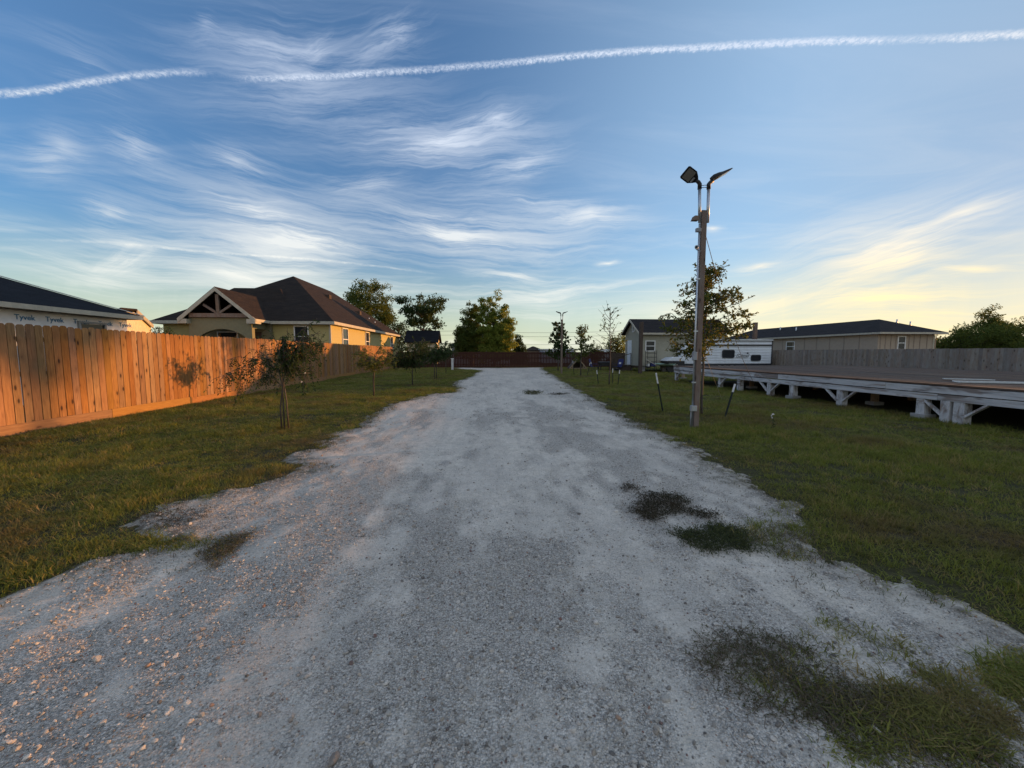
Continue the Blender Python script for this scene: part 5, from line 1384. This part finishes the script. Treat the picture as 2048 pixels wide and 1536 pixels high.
crown_tree('shade_tree', 'golden bushy tree beyond the red fence beside the sage house', xof(1236, 42.5), 42.5, .9, 3.55, 1.3, 57, 'leaf_mid', 60, 50, .17, .42, 'round', 'leaf_gold', G1)
crown_tree('shade_tree', 'low rounded dark tree behind the staked sapling', xof(1192, 44), 44, .6, 2.6, 1.0, 58, 'leaf_dark', 34, 45, .17, .4, 'round', None, G1)
crown_tree('shade_tree', 'tall pointed tree over the grey fence at the right edge', xof(1976, 35), 35.0, .8, 6.1, 3.0, 59, 'leaf_mid', 420, 60, .18, .42, 'cone', None, G1, droop=.3)
crown_tree('shade_tree', 'rounded tree at the extreme right beyond the grey fence', xof(2052, 35), 35.0, .5, 4.6, 3.4, 60, 'leaf_mid', 330, 60, .18, .42, 'round', None, G1)
crown_tree('shade_tree', 'low broad tree just right of the beige house', xof(1905, 36), 36.0, .4, 3.2, 2.2, 61, 'leaf_oak', 90, 60, .20, .5, 'round', None, G1)
crown_tree('shade_tree', 'dark middle tree below the tall pointed one at the right', xof(1962, 34), 34.0, .3, 4.2, 3.0, 63, 'leaf_mid', 300, 60, .18, .45, 'round', None, G1)
crown_tree('shade_tree', 'bare-tipped tree peeping over the beige house ridge', xof(1720, 46), 46, 1.6, 5.4, 1.3, 62, 'leaf_oak', 16, 18, .18, .3, 'round', None, G1)
crown_tree('garden_shrub', 'small dark shrub beyond the orange fence below the pale gable', xof(325, 19.4), 19.4, 1.0, 2.65, .75, 64, 'leaf_dark', 40, 50, .08, .2, 'round')
# trees out past the right edge of the picture, whose shade falls across the left lawn
crown_tree('shade_tree', 'tall tree out past the right edge whose shade reaches the sheeted house', 60, 32.3, 7.0, 10.4, 3.4, 65, 'leaf_mid', 120, 60, .3, .8, 'round', None, G1)
crown_tree('shade_tree', 'open tree out past the right edge whose shade reaches the near fence', 60, 26.4, 5.9, 9.4, 2.5, 66, 'leaf_mid', 60, 60, .3, .7, 'round', None, G1)

# ------------------------------------------------------------------ stakes, chairs, doghouse and the rest of the yard
def stake(label, b_, t_, h_white=.3, r_=.022):
    p = on_z(*b_); q = at_y(t_[0], t_[1], p.y); s = thing('steel_stake', label, 'stake', p, 'black steel stakes with white tips')
    d_ = (q - p); m = p + d_ * (1 - h_white)
    for nm, a_, c_, mt in (('shaft', p - d_ * .05, m, 'dark_green_steel'), ('white_tip', m, q, 'white_paint')):
        b = MB(); b.beam(a_, c_, r_ * 2.2, .008); dd = (c_ - a_).normalized(); b.beam(a_ + Vector((0, .012, 0)), c_ + Vector((0, .012, 0)), .008, r_ * 1.6); b.build(nm, mt, s)
stake('black steel stake with white tip leaning left of the near lamp pole', (1326, 823), (1312.5, 746), .27)
stake('black steel stake with white tip leaning right beside the young oak', (1450, 835), (1470.5, 768), .24)
stake('thin steel stake standing in front of the doghouse', (1148.5, 750), (1145.4, 721), .2)
stake('steel stake leaning at the left of the first blue chair', (1174.7, 751), (1179.8, 726), .2)
stake('steel stake leaning left of the staked sapling', (1197, 769), (1193.6, 740.5), .27)
stake('upright steel stake directly behind the staked sapling trunk', (1225.6, 767.5), (1225.6, 737), .27)
stake('steel stake leaning right of the staked sapling', (1235.8, 770.5), (1239.6, 740), .24)

def camp_chair(label, px_, y_, ang):
    x_ = at_y(px_, 740, y_).x; c = thing('camp_chair', label, 'chair', (x_, y_, 0), 'blue folding camp chairs', ang)
    b = MB(); b.prism([(-.26, -.25, .42), (.26, -.25, .42), (.24, .22, .36), (-.24, .22, .36)], (0, 0, .02)); local(b, 'seat', 'navy_fabric', c)
    b = MB(); b.prism([(-.27, .22, .38), (.27, .22, .38), (.30, .38, .95), (.15, .40, 1.0), (-.15, .40, 1.0), (-.30, .38, .95)], (0, .02, 0)); local(b, 'backrest', 'navy_fabric', c)
    b = MB(); b.prism([(-.12, .27, .62), (.12, .27, .62), (.12, .30, .75), (-.12, .30, .75)], (0, -.008, 0)); local(b, 'logo_patch', 'pale_plastic', c)
    for s_ in (-1, 1):
        b = MB(); b.prism([(s_ * .29, -.26, .60), (s_ * .36, -.26, .60), (s_ * .36, .3, .62), (s_ * .29, .3, .62)], (0, 0, .015)); local(b, 'armrest', 'navy_fabric', c)
        for a_, c_ in (((s_ * .30, -.28, 0), (-s_ * .26, -.24, .42)), ((s_ * .30, -.28, 0), (s_ * .30, .28, .5)), ((s_ * .30, .32, 0), (s_ * .32, -.26, .6)), ((s_ * .30, .32, 0), (s_ * .29, .39, .97))):
            b = MB(); b.tube([a_, c_], .011, 6); local(b, 'leg', 'black_metal', c)
camp_chair('blue folding camp chair facing right beside the leaning stake', 1189, 29.3, R(60))
camp_chair('blue folding camp chair turned left right of the sapling', 1234, 29.0, R(-70))
p = at_y(1210, 740, 32.5)
g_ = thing('fire_pit_table', 'dark low table between the two blue camp chairs', 'table', (p.x, 32.5, 0))
b = MB(); b.box(p.x - .55, 32.1, .62, p.x + .55, 32.9, .70); b.build('table_top', 'black_metal', g_, bevel=.01)
b = MB(); b.box(p.x - .48, 32.16, .35, p.x + .48, 32.84, .62); b.build('apron', 'black_metal', g_)
for sx in (-.48, .48):
    for sy in (32.18, 32.82): b = MB(); b.box(p.x + sx - .03, sy - .03, -.02, p.x + sx + .03, sy + .03, .35); b.build('leg', 'black_metal', g_)

p = at_y(1154, 735, 34.5); k = thing('doghouse', 'small wooden A-frame doghouse with dark opening on the right lawn', 'doghouse', (p.x, 34.5, 0)); W_ = .78
b = MB(); slab(b, [(p.x - W_, 34.1, .08), (p.x - W_, 35.2, .08), (p.x, 35.2, .98), (p.x, 34.1, .98)][::-1], .03); slab(b, [(p.x + W_, 35.2, .08), (p.x + W_, 34.1, .08), (p.x, 34.1, .98), (p.x, 35.2, .98)][::-1], .03); b.build('roof', 'dark_timber', k)
for s_ in (-1, 1):
    b = MB(); b.beam((p.x + s_ * (W_ + .02), 34.06, .03), (p.x, 34.06, .97), .05, .09); b.build('rake_board', 'tan_timber', k)
    b = MB(); b.box(p.x + s_ * .48 - .05, 34.03, -.02, p.x + s_ * .48 + .05, 34.12, .48); b.build('front_post', 'tan_timber', k)
b = MB(); b.box(p.x - .7, 34.05, .0, p.x + .7, 34.12, .12); b.build('sill_board', 'tan_timber', k)
b = MB(); b.prism([(p.x - .7, 35.1, .05), (p.x + .7, 35.1, .05), (p.x, 35.1, .92)], (0, .03, 0)); b.build('back_wall', 'dark_timber', k)

p = at_y(1302, 735, 28.2); s = thing('shelf_rack', 'black metal shelf rack standing before the sage house wall', 'shelf', (p.x, 28.2, 0)); x0, x1 = p.x - .36, p.x + .34
for a_ in (x0, x1):
    for c_ in (28.05, 28.4): b = MB(); b.tube([(a_, c_, -.02), (a_, c_, 1.65)], .018, 6); b.build('upright', 'black_metal', s)
for z in (.45, .80, 1.15, 1.45):
    b = MB(); b.box(x0, 28.04, z, x1, 28.41, z + .02); b.box(x0, 28.03, z - .02, x1, 28.05, z + .02); b.build('shelf', 'black_metal', s)
o = MB(); o.tube([(p.x - .22, 28.2, .47), (p.x - .22, 28.2, .66)], .11, 12); tag(o.build('plant_pot', 'pale_plastic', None), 'pale round pot on the bottom shelf of the black rack', 'pot')
o = MB(); o.box(p.x - .05, 28.1, .472, p.x + .3, 28.36, .72); tag(o.build('storage_box', 'navy_fabric', None, bevel=.02), 'dark blue box on the bottom shelf of the black rack', 'box')
# hammock between the rack and the deck corner
A = Vector(at_y(1293, 718.5, 27.6)); B_ = Vector((10.15, 19.4, .86)); hm = thing('hammock', 'pale green hammock slung between the sage house and the deck corner', 'hammock', (11.5, 24, 0)); n_ = 14
def hpt(t): return A.lerp(B_, t) - Vector((0, 0, 1)) * .42 * 4 * t * (1 - t) * .6
sd_ = (B_ - A).cross(Vector((0, 0, 1))).normalized(); b = MB(); V_ = []
for i in range(n_ + 1):
    t = .42 + .5 * i / n_; wv_ = .34 * math.sin(PI * i / n_) ** .5 + .03
    for j in range(7):
        u = j / 6 * 2 - 1; V_.append(hpt(t) + sd_ * wv_ * u + Vector((0, 0, .12 * u * u)))
for i in range(n_):
    for j in range(6): q_ = i * 7 + j; b.face([V_[q_], V_[q_ + 1], V_[q_ + 8], V_[q_ + 7]])
b.build('cloth', 'hammock_cloth', hm, smooth=True)
for t0, t1, nm in ((0, .43, 'rope'), (.91, 1, 'rope')):
    b = MB(); b.tube([hpt(t0 + (t1 - t0) * i / 6) for i in range(7)], .022, 6); b.build(nm, 'rope', hm)

# rope stay at the oak
p_ = on_z(1443, 797); a_ = at_y(1403, 690, on_z(1403, 829).y); b = MB(); b.tube([a_, a_.lerp(p_, .5) - Vector((0, 0, .01)), p_], .0045, 5); tag(b.build('guy_rope', 'rope', None), 'yellowish guy rope running from the oak trunk down to the grass', 'rope')
# sprout
p_ = on_z(1545, 862); sp = thing('sprout', 'lone flowering weed sprout standing in the right lawn', 'weed', (p_.x, p_.y, 0)); b = MB(); zt = at_y(1543, 824, p_.y).z
b.tube([p_ - Vector((0, 0, .02)), p_ + Vector((.01, 0, zt * .5)), (p_.x - .02, p_.y, zt)], [.006, .004, .003], 5); b.build('stem', 'weed_green', sp)
r9 = np.random.default_rng(3); c9 = np.array([[p_.x + r9.normal(0, .02), p_.y, zt * r9.uniform(.1, .6)] for _ in range(26)]); leaf_object('leaves', leaf_quads(c9, np.zeros((26, 3)), .05, .5, r9), 'weed_green', sp)
b = MB()
for i in range(6): q_ = Vector((p_.x - .02 + r9.normal(0, .015), p_.y, zt * r9.uniform(.6, 1.0))); b.tube([q_, q_ + Vector((0, 0, .015))], [.012, .006], 6)
b.build('blossom', 'flower', sp)
p_ = on_z(905, 740); ps = thing('white_post', 'short white post at the left end of the red fence', 'post', (p_.x, 33.5, 0)); q_ = at_y(905, 740, 33.5)
b = MB(); b.box(q_.x - .09, 33.4, -.02, q_.x + .09, 33.6, .95); b.build('shaft', 'pale_plastic', ps); b = MB(); b.box(q_.x - .12, 33.37, .952, q_.x + .12, 33.63, 1.0); b.build('cap', 'white_paint', ps); ps.location.x = q_.x
for ch in ps.children: ch.matrix_parent_inverse = Matrix.Translation(-ps.location)

# power lines far behind
for i, (px_, lab) in enumerate(((1248, 'thin far utility pole beyond the sage house gable'), (914, 'thin far utility pole left of the willow pair'))):
    q_ = at_y(px_, 690, 110); up = thing('utility_pole', lab, 'utility pole', (q_.x, 110, 0), 'utility poles'); b = MB(); b.tube([(q_.x, 110, 0), (q_.x, 110, at_y(px_, 655, 110).z)], .14, 8); b.build('shaft', 'dark_timber', up)
    b = MB(); b.box(q_.x - .9, 109.9, at_y(px_, 661, 110).z, q_.x + .9, 110.1, at_y(px_, 660, 110).z + .0); b.build('crossarm', 'dark_timber', up)
for py_, lab in ((662, 'uppermost far power line above the red fence'), (670, 'middle far power line above the red fence'), (686, 'lowest far power line above the red fence')):
    a_ = at_y(914, py_, 110); c_ = at_y(1248, py_, 110); b = MB()
    b.tube([a_ + Vector((-45, 0, .2)), a_ + Vector((-22, 0, -.3)), a_] + [a_.lerp(c_, i / 10) - Vector((0, 0, .5 * 4 * i / 10 * (1 - i / 10))) for i in range(1, 11)] + [c_ + Vector((25, 0, -.4)), c_ + Vector((50, 0, .1))], .035, 4)
    tag(b.build('power_line', 'wire', None), lab, 'power line', 'power lines')

# ------------------------------------------------------------------ weeds growing through the gravel
def weed(label, cx, cy, rx, ry, n, L, h, mat, size, seed, stems='dry_stem', per=10, cat='weed', name='weed_clump', ang=0.0):
    """wiry stems sprawling out from several crowns; each patch is one plant mat"""
    r = np.random.default_rng(seed); p0 = on_z(cx, cy); px1 = on_z(cx + rx, cy); py1 = on_z(cx, cy - ry); ax = abs(px1.x - p0.x); ay = abs(py1.y - p0.y)
    t = thing(name, label, cat, (p0.x, p0.y, 0.01)); V = []; F = []; C = []; D = []
    got = 0; tries = 0
    while got < n and tries < n * 12:
        tries += 1
        a = r.uniform(0, 2 * PI); q = math.sqrt(r.random()) * 1.05; ux, uy = q * math.cos(a) * ax, q * math.sin(a) * ay
        if float(vnoise(np.array([(p0.x + ux) * 5.5]), np.array([(p0.y + uy) * 5.5]), seed)[0]) < .16 + .56 * q * q: continue
        got += 1
        bx_, by_ = p0.x + ux * math.cos(ang) - uy * math.sin(ang), p0.y + ux * math.sin(ang) + uy * math.cos(ang)
        b_ = r.uniform(0, 2 * PI); l = L * r.uniform(.4, 1.2); hh = h * r.uniform(.3, 1.1); z0 = float(hfun(np.array([bx_]), np.array([by_]))[0]) + .012
        pts = []; x_, y_ = bx_, by_
        for k in range(5):
            s_ = k / 4; pts.append(np.array([x_, y_, z0 + hh * math.sin(PI * min(1, s_ * .75)) ])); b_ += r.normal(0, .4); x_ += l / 4 * math.cos(b_); y_ += l / 4 * math.sin(b_)
        w_ = .0011
        for k in range(4):
            d_ = pts[k + 1] - pts[k]; s_ = np.array([-d_[1], d_[0], 0]); s_ = s_ / (np.linalg.norm(s_) + 1e-9) * w_; kk = len(V)
            V += [pts[k] - s_, pts[k] + s_, pts[k + 1] + s_ * .8 + [0, 0, .001], pts[k + 1] - s_ * .8 + [0, 0, .001]]; F.append((kk, kk + 1, kk + 2, kk + 3))
        for _ in range(per):
            s_ = r.uniform(0, 4); k = min(3, int(s_)); C.append(pts[k] + (pts[k + 1] - pts[k]) * (s_ - k)); D.append((pts[k + 1] - pts[k]) / (l / 4 + 1e-6) * .5 + np.array([0, 0, .3]))
    me = raw_mesh('stems', V, F, stems); o = bpy.data.objects.new('stems', me); COL.objects.link(o); o.parent = t; o.location = -Vector(t.location)
    leaf_object('leaves', leaf_quads(np.array(C), np.array(D), size, .38, r), mat, t); return t
weed('dark reddish wiry weed clump in the drive, the upper of two touching clumps', 1328, 1015, 84, 40, 900, .13, .05, 'weed_leaf', .014, 71, per=11)
weed('dark green prostrate weed clump just below the reddish clump in the drive', 1415, 1078, 92, 40, 860, .15, .045, 'weed_green', .014, 72, stems='weed_leaf', per=11)
weed('thin straggling weed runners linking the dark clump to the right lawn', 1560, 1085, 120, 44, 330, .17, .015, 'weed_green', .010, 73, per=7)
weed('large dry tangled weed patch at the lower right of the drive', 1570, 1345, 200, 85, 1000, .11, .028, 'weed_green', .011, 74, per=5, ang=-.35)
weed('dry thin weeds spread along the bottom edge right of centre', 1790, 1460, 280, 85, 900, .10, .025, 'weed_green', .011, 75, per=5, ang=-.3)
weed('dry wispy weed beside the left tongue of lawn', 440, 1110, 60, 34, 420, .12, .03, 'weed_green', .012, 77, per=5)
weed('sparse brown runners on the gravel by the left lawn notch', 350, 1035, 80, 22, 300, .15, .02, 'weed_leaf', .012, 78, per=5)
weed('flat green weed tuft in the middle of the drive far ahead', 1065, 785.5, 14, 5, 240, .35, .05, 'weed_green', .03, 79, per=8)
weed('small dry weed streak right of the far green tuft', 1120, 790, 18, 2.2, 90, .3, .03, 'weed_leaf', .03, 80, per=6)
weed('small weed patch at the drive edge before the distant lamp pole', 1093, 749, 6, 2, 70, .4, .05, 'weed_green', .04, 81, per=6)
weed('brown runners at the lawn edge left of the young ornamental tree', 640, 893, 30, 6, 90, .25, .02, 'weed_leaf', .015, 82, per=5)
# stray tufts and reddish runners where the lawn frays out into the gravel
r7 = np.random.default_rng(91); n0 = 26000
x = r7.uniform(-6.5, 7.5, n0); y = .8 * (30 / .8) ** r7.random(n0); e_ = drive_edge(x, y)
cl = vnoise(x * 2.2, y * 2.2, 95)
k = (e_ < .02) & (e_ > -.55) & (r7.random(n0) < np.exp(e_ * 5.0) * np.clip((cl - .36) * 4, 0, 1)); x = x[k]; y = y[k]; n = len(x)
frm = []
for s_ in range(3):
    me = tuft_mesh(60 + s_, 11, .022, .05, .0016, 2.6); me.materials.clear(); me.materials.append(MATS['dry_stem' if s_ == 0 else 'weed_green']); frm.append(me)
sc = r7.uniform(.6, 1.5, n) * np.clip(np.hypot(x, y) / 5, .9, 2.4)
scatter('edge_weeds', 'dry runners and stray tufts where the lawn frays into the gravel', 'weeds', frm, np.stack([x, y, drive_z(x, y) + .004], -1),
        np.stack([r7.uniform(-.2, .2, n), r7.uniform(-.2, .2, n), r7.uniform(0, 6.28, n)], -1), np.stack([sc, sc, sc * .8], -1), r7.integers(0, 3, n))
print('FRAY', n)
